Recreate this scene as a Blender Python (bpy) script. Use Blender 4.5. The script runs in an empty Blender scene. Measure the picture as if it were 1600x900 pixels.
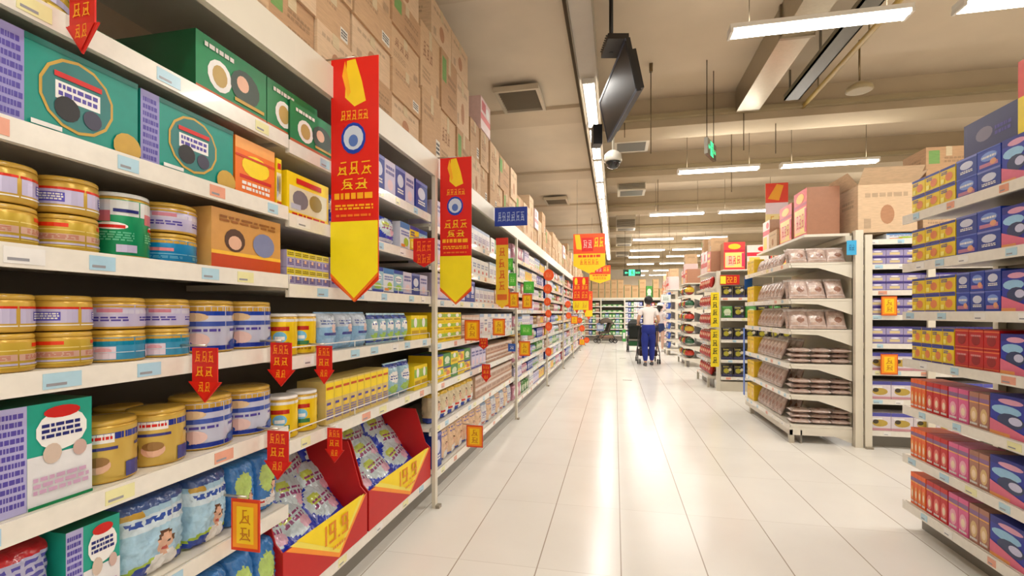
import bpy, math, random
from mathutils import Vector, Matrix
C = bpy.context.scene.collection
rnd = random.Random(7)
# ---------------------------------------------------------------- camera, world, exposure
F = 750.0; PSI = math.atan(161.0 / F); CP, SP = math.cos(PSI), math.sin(PSI); EYE = 1.30
cd = bpy.data.cameras.new('camera'); cam = bpy.data.objects.new('camera', cd); C.objects.link(cam)
cam.location = (0, 0, EYE); cam.rotation_euler = (math.pi / 2, 0, PSI)
cd.sensor_width = 36; cd.lens = F / 1600 * 36; cd.shift_y = 39 / 1600; cd.clip_start = 0.05; cd.clip_end = 120
bpy.context.scene.camera = cam
sc = bpy.context.scene
sc.view_settings.view_transform = 'Standard'; sc.view_settings.look = 'None'
sc.view_settings.gamma = 1; sc.view_settings.use_curve_mapping = False
sc.view_settings.exposure = 0.0
w = bpy.data.worlds.new('world'); sc.world = w; w.use_nodes = True
w.node_tree.nodes['Background'].inputs[0].default_value = (1.0, .93, .84, 1); w.node_tree.nodes['Background'].inputs[1].default_value = 0.35
TUBE = 22.5        # power of one ceiling tube in watts
STRIP = 12.5
STRIP_LIGHTS = [(-.27, 5.0 + i * 1.3) for i in range(13)]
TUBE_ROWS = [-3.4, .2, 3.95, 7.68, 10.9, 14.5, 17.0, 19.0, 21.7, 25.2, 28.2]  # rows overhead, behind camera and past back shelving added to brighten both ends
TUBE_X = [(1.42, 2.62)]
def lamp(x, y, z, sx, sy, power):
    l = bpy.data.lights.new('area_light', 'AREA'); l.shape = 'RECTANGLE'; l.size = sx; l.size_y = sy; l.energy = power; l.color = (1, .985, .95)
    o = bpy.data.objects.new('area_light', l); o.location = (x, y, z); C.objects.link(o); return o
LAMP_H = 3.45
def row_x(k): return (1.15, 3.05) if k <= 3 else (.75, 2.5)

def yu(u, X):
    d = F * X / (CP * (u - 961)); return (d + X * SP) / CP
def dep(X, Y): return Y * CP - X * SP
def zv(v, X, Y): return EYE + (489 - v) * dep(X, Y) / F
def xu(u, Y):
    k = u - 961; return k * CP * Y * CP / (F + k * CP * SP)
# ---------------------------------------------------------------- materials
def lin(c):
    return tuple(((x / 255) / 12.92 if x / 255 <= .04045 else ((x / 255 + .055) / 1.055) ** 2.4) for x in c[:3])
def pmat(name, rough=.5, metal=0, nscale=30, namt=.06, bump=0, coat=0, spec=.5, aniso=None):
    m = bpy.data.materials.new(name); m.use_nodes = True; nt = m.node_tree; b = nt.nodes['Principled BSDF']
    at = nt.nodes.new('ShaderNodeAttribute'); at.attribute_name = 'col'
    tc = nt.nodes.new('ShaderNodeTexCoord'); nz = nt.nodes.new('ShaderNodeTexNoise'); nz.inputs['Scale'].default_value = nscale
    nz.inputs['Detail'].default_value = 3
    if aniso:
        mp = nt.nodes.new('ShaderNodeMapping'); mp.inputs['Scale'].default_value = aniso
        nt.links.new(tc.outputs['Object'], mp.inputs[0]); nt.links.new(mp.outputs[0], nz.inputs['Vector'])
    else: nt.links.new(tc.outputs['Object'], nz.inputs['Vector'])
    mr = nt.nodes.new('ShaderNodeMapRange'); mr.inputs[1].default_value = .3; mr.inputs[2].default_value = .7
    mr.inputs[3].default_value = 1 - namt; mr.inputs[4].default_value = 1 + namt * .3
    nt.links.new(nz.outputs['Fac'], mr.inputs[0])
    vm = nt.nodes.new('ShaderNodeVectorMath'); vm.operation = 'SCALE'
    nt.links.new(at.outputs['Color'], vm.inputs[0]); nt.links.new(mr.outputs[0], vm.inputs['Scale'])
    nt.links.new(vm.outputs[0], b.inputs['Base Color'])
    b.inputs['Roughness'].default_value = rough; b.inputs['Metallic'].default_value = metal
    b.inputs['Coat Weight'].default_value = coat; b.inputs['Specular IOR Level'].default_value = spec
    if bump:
        bp = nt.nodes.new('ShaderNodeBump'); bp.inputs['Strength'].default_value = bump; bp.inputs['Distance'].default_value = .01
        nt.links.new(nz.outputs['Fac'], bp.inputs['Height']); nt.links.new(bp.outputs[0], b.inputs['Normal'])
    return m
def emat(name, col, s):
    m = bpy.data.materials.new(name); m.use_nodes = True; b = m.node_tree.nodes['Principled BSDF']
    b.inputs['Base Color'].default_value = (*lin(col), 1); b.inputs['Emission Color'].default_value = (*lin(col), 1); b.inputs['Emission Strength'].default_value = s
    return m
M = dict(
    print=pmat('printed_card', .38), gloss=pmat('glossy_print', .22, coat=.3), tin=pmat('printed_tin', .27, metal=.25, nscale=9),
    film=pmat('plastic_film', .22, nscale=22, namt=.22, bump=.9, coat=.4), card=pmat('corrugated_cardboard', .8, nscale=14, namt=.14, aniso=(1, 1, 8)),
    metal=pmat('cream_enamel_steel', .35, nscale=6, namt=.04), plain=pmat('painted_plaster', .85, nscale=2.5, namt=.07), fabric=pmat('woven_fabric', .9, nscale=160, namt=.18, bump=.3),
    skin=pmat('skin', .5, nscale=40, namt=.05), hair=pmat('hair', .6, nscale=120, namt=.4, bump=.4), dark=pmat('black_plastic', .4, nscale=50), steel=pmat('bare_steel', .3, metal=.9),
    ceil=pmat('ceiling_paint', .9, nscale=1.3, namt=.1), board=pmat('sign_card', .45, nscale=12, namt=.04))
EM_TUBE = emat('lit_tube', (255, 250, 240), 14.0)
EM_GREEN = emat('lit_green_legend', (60, 230, 150), 1.6)
EM_SCREEN = None
# floor material
def floor_mat():
    m = bpy.data.materials.new('polished_floor_tile'); m.use_nodes = True; nt = m.node_tree; b = nt.nodes['Principled BSDF']; L = nt.links.new; N = nt.nodes.new
    g = N('ShaderNodeNewGeometry'); sp = N('ShaderNodeSeparateXYZ'); L(g.outputs['Position'], sp.inputs[0])
    def mth(op, a, bb=None, cc=None):
        n = N('ShaderNodeMath'); n.operation = op
        for i, x in enumerate((a, bb, cc)):
            if x is None: continue
            if isinstance(x, (int, float)): n.inputs[i].default_value = x
            else: L(x, n.inputs[i])
        return n.outputs[0]
    def line(src, off, size, wd):
        f = mth('FRACT', mth('DIVIDE', mth('ADD', src, off), size)); d = mth('MINIMUM', f, mth('SUBTRACT', 1.0, f))
        return mth('LESS_THAN', mth('MULTIPLY', d, size), wd)
    lx = line(sp.outputs[0], -.03 + 42, .42, .0032); ly = line(sp.outputs[1], 42.1, .84, .0022)
    ln = mth('MAXIMUM', lx, mth('MULTIPLY', ly, .35))
    wn = N('ShaderNodeTexWhiteNoise'); wn.noise_dimensions = '2D'
    cx = N('ShaderNodeCombineXYZ'); L(mth('FLOOR', mth('DIVIDE', mth('ADD', sp.outputs[0], 41.97), .42)), cx.inputs[0]); L(mth('FLOOR', mth('DIVIDE', mth('ADD', sp.outputs[1], 42.1), .84)), cx.inputs[1])
    L(cx.outputs[0], wn.inputs['Vector'])
    nz = N('ShaderNodeTexNoise'); nz.inputs['Scale'].default_value = 2.2; nz.inputs['Detail'].default_value = 6; L(g.outputs['Position'], nz.inputs['Vector'])
    mx = N('ShaderNodeMix'); mx.data_type = 'RGBA'; mx.inputs[6].default_value = (*lin((226, 221, 213)), 1); mx.inputs[7].default_value = (*lin((241, 238, 231)), 1)
    L(mth('ADD', mth('MULTIPLY', nz.outputs['Fac'], .75), mth('MULTIPLY', wn.outputs['Value'], .25)), mx.inputs[0])
    m2 = N('ShaderNodeMix'); m2.data_type = 'RGBA'; L(ln, m2.inputs[0]); L(mx.outputs[2], m2.inputs[6]); m2.inputs[7].default_value = (*lin((172, 160, 146)), 1); b.inputs['Specular IOR Level'].default_value = .34
    L(m2.outputs[2], b.inputs['Base Color'])
    mr = N('ShaderNodeMapRange'); L(nz.outputs['Fac'], mr.inputs[0]); mr.inputs[3].default_value = .18; mr.inputs[4].default_value = .24; L(mr.outputs[0], b.inputs['Roughness'])
    return m
# ---------------------------------------------------------------- mesh builder
class MB:
    def __init__(s): s.v = []; s.f = []; s.c = []; s.sm = []
    def face(s, pts, col, smooth=False):
        n = len(s.v); s.v += [tuple(p) for p in pts]; s.f.append(tuple(range(n, n + len(pts)))); s.c.append(col); s.sm.append(smooth)
    def box(s, x0, x1, y0, y1, z0, z1, col, front=None, side=None, top=None, back=None):
        fr = front or col; sd = side or col; tp = top or col; n = len(s.v)
        s.v += [(x0, y0, z0), (x1, y0, z0), (x1, y1, z0), (x0, y1, z0), (x0, y0, z1), (x1, y0, z1), (x1, y1, z1), (x0, y1, z1)]
        for f, c in (((0, 1, 5, 4), fr), ((1, 2, 6, 5), sd), ((2, 3, 7, 6), back or sd), ((3, 0, 4, 7), sd), ((4, 5, 6, 7), tp), ((3, 2, 1, 0), col)):
            s.f.append(tuple(n + i for i in f)); s.c.append(c); s.sm.append(False)
        return s
    def prism(s, poly, a, b, col, axis='y', cap=None):
        """poly: list of (p, q); extruded from a to b along axis ('x': (p,q)=(y,z), 'y': (x,z), 'z': (x,y))"""
        def P(p, t): return {'x': (t, p[0], p[1]), 'y': (p[0], t, p[1]), 'z': (p[0], p[1], t)}[axis]
        n = len(s.v); k = len(poly); s.v += [P(p, a) for p in poly] + [P(p, b) for p in poly]
        for i in range(k):
            j = (i + 1) % k; s.f.append((n + i, n + j, n + k + j, n + k + i)); s.c.append(col); s.sm.append(False)
        s.f.append(tuple(n + i for i in reversed(range(k)))); s.f.append(tuple(n + k + i for i in range(k))); s.c += [cap or col] * 2; s.sm += [False] * 2
        return s
    def rings(s, rings, col, close=True, caps=True, cols=None, smooth=True):
        n = len(s.v); k = len(rings[0])
        for r in rings: s.v += [tuple(p) for p in r]
        for i in range(len(rings) - 1):
            for j in range(k if close else k - 1):
                jj = (j + 1) % k
                s.f.append((n + i * k + j, n + i * k + jj, n + (i + 1) * k + jj, n + (i + 1) * k + j)); s.c.append(cols[i] if cols else col); s.sm.append(smooth)
        if caps:
            s.f.append(tuple(n + j for j in reversed(range(k)))); s.f.append(tuple(n + (len(rings) - 1) * k + j for j in range(k)))
            s.c += [cols[0] if cols else col, cols[-1] if cols else col]; s.sm += [False] * 2
        return s
    def lathe(s, prof, cx, cy, col, seg=20, cols=None, smooth=True):
        return s.rings([[(cx + r * math.cos(2 * math.pi * j / seg), cy + r * math.sin(2 * math.pi * j / seg), z) for j in range(seg)] for r, z in prof], col, cols=cols, smooth=smooth)
    def tube(s, path, r, col, seg=8, closed=False):
        P = [Vector(p) for p in path]; n = len(P); R = []
        up = Vector((0, 0, 1))
        for i in range(n):
            t = (P[(i + 1) % n] - P[i - 1]) if closed else (P[min(i + 1, n - 1)] - P[max(i - 1, 0)])
            t.normalize(); a = t.cross(up)
            if a.length < .05: a = t.cross(Vector((1, 0, 0)))
            a.normalize(); b = t.cross(a); rr = r[i] if isinstance(r, (list, tuple)) else r
            R.append([P[i] + a * rr * math.cos(2 * math.pi * j / seg) + b * rr * math.sin(2 * math.pi * j / seg) for j in range(seg)])
        if closed: R.append(R[0])
        return s.rings(R, col, caps=not closed)
    def ball(s, c, r, col, seg=12, sz=1, sx=1, sy=1, colfn=None):
        n = seg // 2 + 1; R = []
        for i in range(n):
            a = -math.pi / 2 + math.pi * (i + .02) / (n - 1 + .04)
            R.append([(c[0] + sx * r * math.cos(a) * math.cos(2 * math.pi * j / seg), c[1] + sy * r * math.cos(a) * math.sin(2 * math.pi * j / seg), c[2] + sz * r * math.sin(a)) for j in range(seg)])
        return s.rings(R, col, cols=[colfn(i / (n - 1)) for i in range(n)] if colfn else None)
    def mesh(s, name, mats):
        me = bpy.data.meshes.new(name); me.from_pydata(s.v, [], s.f)
        me.polygons.foreach_set('use_smooth', s.sm)
        ca = me.attributes.new('col', 'FLOAT_COLOR', 'CORNER'); buf = []
        for f, c in zip(s.f, s.c): buf += [*lin(c), 1.0] * len(f)
        ca.data.foreach_set('color', buf)
        for m in (mats if isinstance(mats, list) else [mats]): me.materials.append(m)
        me.update(); return me
    def build(s, name, mat, parent=None, loc=(0, 0, 0), rz=0):
        return link(name, s.mesh(name, M[mat] if isinstance(mat, str) else mat), parent, loc, rz)
def link(name, me, parent=None, loc=(0, 0, 0), rz=0):
    o = bpy.data.objects.new(name, me); C.objects.link(o); o.location = loc; o.rotation_euler = (0, 0, rz)
    if parent is not None: o.parent = parent
    return o
def empty(name, loc=(0, 0, 0), rz=0): 
    o = link(name, None, None, loc, rz); o.empty_display_size = .1; return o
def tag(o, label, cat, group=None):
    o['label'] = label; o['category'] = cat
    if group: o['group'] = group
    return o
def struct(o): o['kind'] = 'structure'; return o
ORD = 'first second third fourth fifth sixth seventh eighth ninth tenth eleventh twelfth thirteenth fourteenth fifteenth sixteenth seventeenth eighteenth nineteenth twentieth'.split()
def ordn(i): return ORD[i] if i < 20 else '%dth' % (i + 1)
# ---------------------------------------------------------------- printed designs
W = (238, 236, 232); K = (25, 24, 26); RED = (205, 26, 20); YEL = (246, 214, 20); ORG = (240, 118, 22); NAVY = (24, 34, 110); BLU = (30, 70, 175); SKY = (150, 195, 225)
TEAL = (14, 145, 130); GRN = (10, 128, 74); GOLD = (200, 160, 62); LAV = (196, 190, 222); PUR = (82, 70, 160); PINK = (232, 120, 160); CREAM = (228, 221, 206); BRN = (150, 92, 48)
LIME = (168, 196, 60); SKIN = (226, 178, 150); KRAFT = (196, 160, 122); GREY = (150, 148, 150); DGR = (70, 70, 74); MINT = (150, 210, 190)
def strips(mapf, u0, u1, v0, v1, k, nu):
    out = []
    for i in range(nu):
        a, b = u0 + (u1 - u0) * i / nu, u0 + (u1 - u0) * (i + 1) / nu
        out.append([mapf(a, v0, k), mapf(b, v0, k), mapf(b, v1, k), mapf(a, v1, k)])
    return out
def paint(mb, mapf, design, nu=1, smooth=False):
    k = 1
    for d in design:
        if d[0] == 'r':
            _, u0, u1, v0, v1, c = d
            for q in strips(mapf, u0, u1, v0, v1, k, max(1, round(nu * (u1 - u0)))): mb.face(q, c, smooth)
        elif d[0] == 'e':
            _, cu, cv, ru, rv, c = d; n = 7
            for i in range(n):
                a0, a1 = math.pi * i / n, math.pi * (i + 1) / n
                va, vb = cv - rv * math.cos(a0), cv - rv * math.cos(a1); ua, ub = ru * math.sin(a0), ru * math.sin(a1)
                m = max(1, round(nu * 2 * ru))
                for j in range(m):
                    s0, s1 = -1 + 2 * j / m, -1 + 2 * (j + 1) / m
                    mb.face([mapf(cu + ua * s0, va, k), mapf(cu + ua * s1, va, k), mapf(cu + ub * s1, vb, k), mapf(cu + ub * s0, vb, k)], c, smooth)
        elif d[0] == 't':
            _, u0, u1, v0, v1, c, rows = d; r = random.Random(int((u0 + v1) * 1e4) + rows)
            for i in range(rows):
                a = v1 - (v1 - v0) * (i + .1) / rows; b = v1 - (v1 - v0) * (i + .72) / rows; x = u0
                while x < u1 - .02:
                    wd = min(r.uniform(.06, .2) * (u1 - u0), u1 - x)
                    for q in strips(mapf, x, x + wd, b, a, k, max(1, round(nu * wd))): mb.face(q, c, smooth)
                    x += wd + .035 * (u1 - u0)
        elif d[0] == 'g':      # printed characters: n cells of crossing brush strokes
            _, u0, u1, v0, v1, c, n = d; r = random.Random(int(u0 * 977 + v0 * 3331) + n); cw = (u1 - u0) / n; H = v1 - v0
            for i in range(n):
                a = u0 + cw * (i + .07); b = u0 + cw * (i + .93); t = cw * .1; th = H * .085; nh = r.choice([3, 3, 4])
                for q in range(nh):
                    vv = v0 + H * (.06 + .82 * q / (nh - 1)); aa = a + r.uniform(0, .3) * cw; bb = b - r.uniform(0, .3) * cw; sl = r.uniform(.0, .05) * H
                    mb.face([mapf(aa, vv, k), mapf(bb, vv + sl, k), mapf(bb, vv + th + sl, k), mapf(aa, vv + th, k)], c)
                for q in range(2):
                    uu = a + (b - a) * (.15 + .5 * q + r.uniform(0, .15)); vb, vt = v0 + H * r.choice([0, .1, .35]), v0 + H * r.choice([1, .9, .65]); mb.face([mapf(uu, vb, k + .3), mapf(uu + t, vb, k + .3), mapf(uu + t, vt, k + .3), mapf(uu, vt, k + .3)], c)
                m1 = a + (b - a) * r.uniform(.35, .6)
                mb.face([mapf(a, v0, k + .5), mapf(a + t, v0, k + .5), mapf(m1 + t, v0 + H * .55, k + .5), mapf(m1, v0 + H * .55, k + .5)], c)
                mb.face([mapf(b - t, v0, k + .6), mapf(b, v0, k + .6), mapf(m1 + t, v0 + H * .5, k + .6), mapf(m1, v0 + H * .5, k + .6)], c)
        elif d[0] == 'p':
            _, pts, c = d; mb.face([mapf(u, v, k) for u, v in pts], c)
        k += 1
SEG = {'0': 'abcdef', '1': 'bc', '2': 'abged', '3': 'abgcd', '4': 'fgbc', '5': 'afgcd', '6': 'afgedc', '7': 'abc', '8': 'abcdefg', '9': 'abcdfg'}
def digits(txt, u0, v0, cw, ch, c, th=.2):
    out = []; x = u0; t = cw * th; tv = ch * .12
    for chh in txt:
        if chh == '.':
            out.append(('r', x, x + t, v0, v0 + tv, c)); x += t * 1.8; continue
        S = {'a': (0, 1, 1 - .12, 1), 'g': (0, 1, .44, .56), 'd': (0, 1, 0, .12), 'f': (0, th, .5, 1), 'b': (1 - th, 1, .5, 1), 'e': (0, th, 0, .5), 'c': (1 - th, 1, 0, .5)}
        for q in SEG[chh]:
            a, b, e, f = S[q]; out.append(('r', x + a * cw, x + b * cw, v0 + e * ch, v0 + f * ch, c))
        x += cw * 1.25
    return out
def baby(cu, cv, s, skin=SKIN, hair=(92, 60, 40), cloth=W):
    return [('e', cu, cv - s * .95, s * .85, s * .6, cloth), ('e', cu, cv + s * .12, s * .52, s * .56, hair), ('e', cu, cv, s * .5, s * .5, skin), ('e', cu - s * .18, cv + s * .05, s * .05, s * .06, K), ('e', cu + s * .18, cv + s * .05, s * .05, s * .06, K), ('r', cu - s * .1, cu + s * .1, cv - s * .25, cv - s * .2, (190, 90, 80))]
DS = {}
def D(name, base, dec, top=None, side=None): DS[name] = (base, dec, top or base, side or base)
D('teal', TEAL, [('r', 0, .17, 0, 1, (150, 145, 200)), ('t', .02, .16, .04, .92, PUR, 9), ('r', .17, 1, .93, 1, (10, 110, 100)), ('e', .52, .5, .27, .42, GOLD), ('e', .52, .5, .25, .385, (44, 120, 118)), ('r', .36, .68, .42, .62, W), ('t', .38, .66, .44, .6, PUR, 2), ('e', .44, .33, .09, .14, K), ('e', .62, .3, .07, .11, (60, 60, 80)), ('r', .35, .69, .66, .72, RED), ('e', .9, .12, .12, .18, GOLD), ('r', .2, .4, .05, .1, W)])
D('greenbox', (12, 132, 78), [('r', 0, 1, 0, .07, W), ('r', .0, 1, .08, .14, (190, 90, 40)), ('e', .3, .45, .16, .26, W), ('e', .3, .45, .1, .18, (190, 160, 90)), ('e', .66, .5, .22, .3, (50, 70, 60)), ('e', .62, .55, .09, .14, SKIN), ('t', .1, .5, .78, .9, W, 1), ('r', .5, .95, .2, .26, GOLD)], (10, 105, 60), (8, 84, 48))  # side green darkened to imitate the shaded near side
D('orange', ORG, [('r', 0, 1, .8, 1, (245, 170, 90)), ('e', .5, .55, .35, .2, YEL), ('r', .1, .9, .3, .36, RED), ('t', .15, .85, .08, .26, W, 2), ('r', 0, 1, .66, .7, (210, 60, 20))])
D('yellowpic', YEL, [('r', .05, .95, .12, .7, (226, 220, 190)), ('e', .3, .42, .18, .22, (120, 120, 130)), ('e', .66, .45, .16, .2, (150, 130, 50)), ('r', .08, .3, .18, .3, (190, 195, 215)), ('r', .2, .8, .78, .9, RED), ('t', .1, .9, .02, .1, RED, 1)])
D('goldtop', (204, 168, 70), [('r', .02, .98, .2, .8, LAV), ('r', 0, 1, .8, .9, (212, 48, 28)), ('r', .3, .7, .3, .68, (90, 82, 185)), ('t', .32, .68, .34, .64, W, 3), ('r', 0, 1, .08, .13, W)])
D('goldlow', (196, 166, 56), [('r', .25, .75, .84, 1, (226, 60, 26)), ('r', 0, 1, .7, .74, (236, 214, 130)), ('r', 0, 1, .3, .56, (208, 170, 150)), ('t', .1, .9, .34, .52, (190, 120, 100), 3), ('r', 0, 1, .12, .2, LAV), ('r', 0, 1, .05, .08, (240, 215, 110))])
D('greentin', (8, 140, 90), [('r', 0, 1, .72, 1, (214, 218, 218)), ('r', .1, .5, .6, .8, (200, 110, 120)), ('e', .5, .52, .3, .07, W), ('r', .2, .75, .48, .54, RED), ('t', .1, .9, .24, .42, (90, 190, 150), 4), ('r', .6, .95, .04, .18, LAV), ('r', .55, .98, .78, .84, NAVY)])
D('lavtop', LAV, [('r', 0, 1, .6, .78, (210, 206, 224)), ('t', .1, .9, .2, .46, PUR, 2), ('r', .4, .8, .66, .84, (206, 130, 150)), ('r', 0, 1, .9, 1, GOLD)])
D('tealow', (60, 150, 190), [('r', 0, 1, .86, 1, GOLD), ('r', 0, 1, .66, .86, (0, 132, 168)), ('r', .3, .7, .0, .6, (222, 206, 222)), ('e', .5, .4, .14, .14, (224, 170, 180)), ('r', 0, 1, .3, .34, (190, 215, 230))])
D('bluelow', (8, 128, 184), [('r', 0, 1, .86, 1, GOLD), ('r', .3, .75, .46, .62, (220, 130, 140)), ('r', 0, 1, .3, .34, (120, 190, 220)), ('t', .1, .9, .08, .22, (90, 175, 215), 2)])
D('bluetin', (196, 200, 222), [('r', 0, 1, .9, 1, GOLD), ('r', 0, 1, .8, .9, (20, 60, 165)), ('e', .45, .76, .25, .1, (220, 190, 150)), ('r', 0, 1, .55, .66, (60, 84, 170)), ('t', .1, .9, .4, .5, PUR, 1), ('e', .5, .24, .22, .16, (224, 190, 185)), ('r', 0, 1, 0, .1, (10, 45, 150)), ('e', .25, .14, .2, .1, (40, 80, 160))])
D('goldbaby', (206, 174, 84), [('r', 0, 1, .8, .93, (36, 56, 150)), ('r', .35, .85, .74, .92, W), ('t', .38, .82, .78, .88, RED, 1), ('r', .2, .9, .6, .66, (60, 60, 130)), ('e', .6, .3, .2, .16, SKIN), ('e', .6, .38, .18, .1, (150, 110, 60)), ('r', 0, .3, 0, .3, (70, 70, 140))])
D('yellowtin', (238, 200, 14), [('r', 0, 1, .92, 1, W), ('r', .2, .8, .66, .78, (188, 40, 20)), ('e', .5, .48, .22, .16, (120, 190, 225)), ('r', .35, .65, .4, .5, W), ('r', .2, .8, .22, .34, (60, 130, 80)), ('t', .1, .9, .06, .14, (170, 120, 10), 1)])
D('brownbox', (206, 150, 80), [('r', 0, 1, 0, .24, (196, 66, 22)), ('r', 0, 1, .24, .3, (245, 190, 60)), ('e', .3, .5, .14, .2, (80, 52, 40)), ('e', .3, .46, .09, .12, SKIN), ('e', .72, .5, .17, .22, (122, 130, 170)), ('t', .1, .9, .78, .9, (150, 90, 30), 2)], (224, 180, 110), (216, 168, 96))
D('yelpur', (176, 168, 204), [('r', 0, 1, .6, 1, (224, 206, 60)), ('t', .1, .9, .68, .9, (120, 100, 30), 2), ('t', .1, .9, .12, .5, PUR, 4), ('r', .3, .6, .3, .5, (224, 180, 160))])
D('yelslim', (214, 188, 110), [('r', 0, 1, .58, .96, (244, 214, 26)), ('e', .5, .4, .3, .12, (236, 200, 60)), ('t', .1, .9, .08, .34, (128, 116, 170), 4), ('r', .1, .9, .8, .86, (200, 80, 30)), ('r', .1, .6, .44, .5, PUR)])
D('whiteblue', (216, 220, 226), [('r', 0, 1, .78, 1, (60, 120, 180)), ('t', .1, .9, .5, .7, (90, 110, 180), 2), ('e', .6, .3, .24, .16, LIME), ('r', .1, .5, .1, .2, (230, 140, 60)), ('r', 0, 1, 0, .06, NAVY)])
D('skybag', (140, 186, 222), [('r', 0, 1, .62, 1, (198, 212, 226)), ('t', .1, .9, .66, .8, (90, 110, 170), 2), ('e', .6, .56, .16, .12, (224, 190, 180)), ('r', .2, .9, .4, .46, (60, 70, 150)), ('r', 0, 1, 0, .05, BLU), ('e', .4, .22, .3, .1, (170, 205, 235))])
D('skygreen', (150, 190, 206), [('r', 0, 1, .84, 1, (26, 60, 150)), ('e', .5, .6, .36, .16, W), ('t', .2, .8, .5, .66, (70, 90, 160), 2), ('e', .5, .26, .34, .12, (160, 200, 90)), ('r', 0, 1, 0, .12, (24, 56, 160))])
D('diaper', (170, 208, 230), [('r', 0, 1, .86, 1, (60, 90, 150)), ('r', 0, 1, .6, .78, (210, 228, 238)), ('t', .06, .94, .63, .74, (40, 80, 170), 1), ('e', .5, .04, .6, .2, LIME), ('e', .5, -.02 + .1, .5, .1, (40, 70, 170))] + baby(.58, .36, .26) + [('r', .05, .3, .78, .86, GOLD)])
D('tealpack', (26, 160, 138), [('r', .0, .3, 0, 1, (176, 172, 214)), ('t', .02, .28, .05, .95, PUR, 12), ('r', .3, 1, 0, .5, (222, 222, 224)), ('e', .66, .72, .28, .2, W), ('e', .66, .9, .2, .06, RED), ('t', .44, .88, .64, .8, NAVY, 3), ('e', .55, .5, .1, .1, (206, 186, 170)), ('e', .85, .5, .08, .08, (200, 170, 160)), ('r', .3, 1, .0, .03, GRN), ('t', .35, .95, .12, .3, (200, 160, 190), 3)], (14, 110, 80))
D('purstripe', (188, 188, 220), [('t', .03, .97, .05, .85, (88, 84, 176), 11), ('r', 0, 1, .88, 1, (196, 30, 40)), ('r', .4, .7, .4, .6, (220, 222, 234))])
D('colorpack', (60, 130, 200), [('e', .4, .6, .3, .24, (190, 220, 120)), ('r', .1, .9, .1, .25, W), ('t', .15, .85, .12, .23, RED, 1)] + baby(.62, .4, .2))
D('bluebag', (18, 56, 190), [('e', .5, .62, .42, .3, (206, 222, 226)), ('e', .35, .7, .16, .1, (200, 214, 90)), ('t', .2, .8, .5, .68, (150, 70, 120), 3), ('r', .1, .9, .12, .22, (220, 224, 236)), ('e', .7, .45, .16, .1, (230, 180, 200))])
D('yelstack', (240, 208, 20), [('r', 0, 1, .5, .85, (150, 190, 70)), ('t', .1, .9, .1, .4, (190, 150, 10), 1), ('e', .5, .7, .2, .2, W)])
D('whitebox', (224, 222, 224), [('r', 0, 1, .85, 1, (160, 180, 205)), ('t', .1, .9, .3, .6, (150, 140, 180), 3), ('r', .1, .5, .1, .2, (200, 130, 120))])
D('lavbox', (204, 198, 222), [('t', .1, .9, .55, .85, (70, 70, 150), 2), ('e', .5, .3, .26, .16, (226, 196, 206)), ('r', 0, 1, 0, .08, (90, 90, 170))])
D('tanbox', (196, 164, 140), [('r', 0, 1, .7, .9, (214, 200, 190)), ('t', .1, .9, .3, .6, (140, 90, 70), 3), ('r', 0, 1, 0, .1, (170, 110, 80))])
D('bluebox', (26, 58, 150), [('e', .5, .6, .32, .2, (206, 210, 230)), ('t', .2, .8, .2, .36, W, 2), ('r', 0, 1, .9, 1, (120, 130, 200))])
D('babypack', (222, 206, 170), [('r', 0, 1, 0, .18, (40, 70, 170)), ('r', 0, 1, .85, 1, (230, 190, 60))] + baby(.5, .5, .3) + [('r', .05, .4, .2, .28, RED)])
D('peachpack', (232, 196, 160), [('r', 0, 1, 0, .12, (70, 90, 170)), ('t', .1, .9, .7, .9, (110, 110, 180), 2)] + baby(.5, .42, .25))
D('tinywhite', (230, 228, 224), [('t', .15, .85, .45, .75, (110, 130, 170), 2), ('e', .5, .25, .2, .1, (200, 90, 90))])
D('yelpack', (240, 206, 24), [('r', 0, 1, .86, 1, (40, 60, 150)), ('e', .6, .45, .24, .24, (228, 130, 70)), ('t', .1, .5, .6, .8, (60, 60, 150), 2), ('r', 0, 1, 0, .08, (70, 60, 150)), ('r', .08, .3, .15, .4, (250, 236, 120))], (40, 60, 150))
D('bluepack', (28, 62, 170), [('e', .5, .6, .36, .22, (120, 150, 220)), ('t', .2, .8, .5, .66, W, 1), ('r', .1, .9, .12, .3, (190, 120, 150)), ('e', .7, .3, .14, .14, (226, 160, 120)), ('r', 0, 1, .94, 1, (90, 110, 200))])
D('bluepink', (30, 50, 170), [('r', 0, 1, .82, 1, (24, 34, 140)), ('e', .5, .86, .3, .07, (224, 160, 190)), ('e', .4, .64, .36, .12, (150, 200, 236)), ('e', .5, .4, .32, .18, (40, 56, 100)), ('e', .62, .42, .16, .1, (200, 200, 230)), ('p', [(0, 0), (1, 0), (1, .1), (0, .38)], (226, 110, 140)), ('r', 0, .5, 0, .08, (240, 160, 90))])
D('redpack', (196, 24, 26), [('r', 0, 1, .88, .94, (230, 120, 60)), ('e', .5, .45, .3, .26, (150, 14, 20)), ('t', .15, .85, .6, .75, (220, 150, 150), 1), ('r', 0, 1, .06, .1, (230, 120, 60))])
def grad(name, c1, c2): D(name, c1, [('r', 0, 1, .74, .86, (140, 100, 150)), ('r', 0, 1, .7, .735, (244, 180, 90)), ('e', .5, .36, .36, .22, c2), ('e', .5, .34, .2, .12, (246, 220, 190)), ('t', .12, .88, .04, .14, W, 1)])
grad('ctnorange', (244, 104, 24), (244, 160, 80)); grad('ctnred', (206, 28, 30), (232, 120, 110)); grad('ctnpink', (226, 96, 150), (240, 170, 190)); grad('ctntan', (176, 120, 100), (224, 190, 130))
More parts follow.
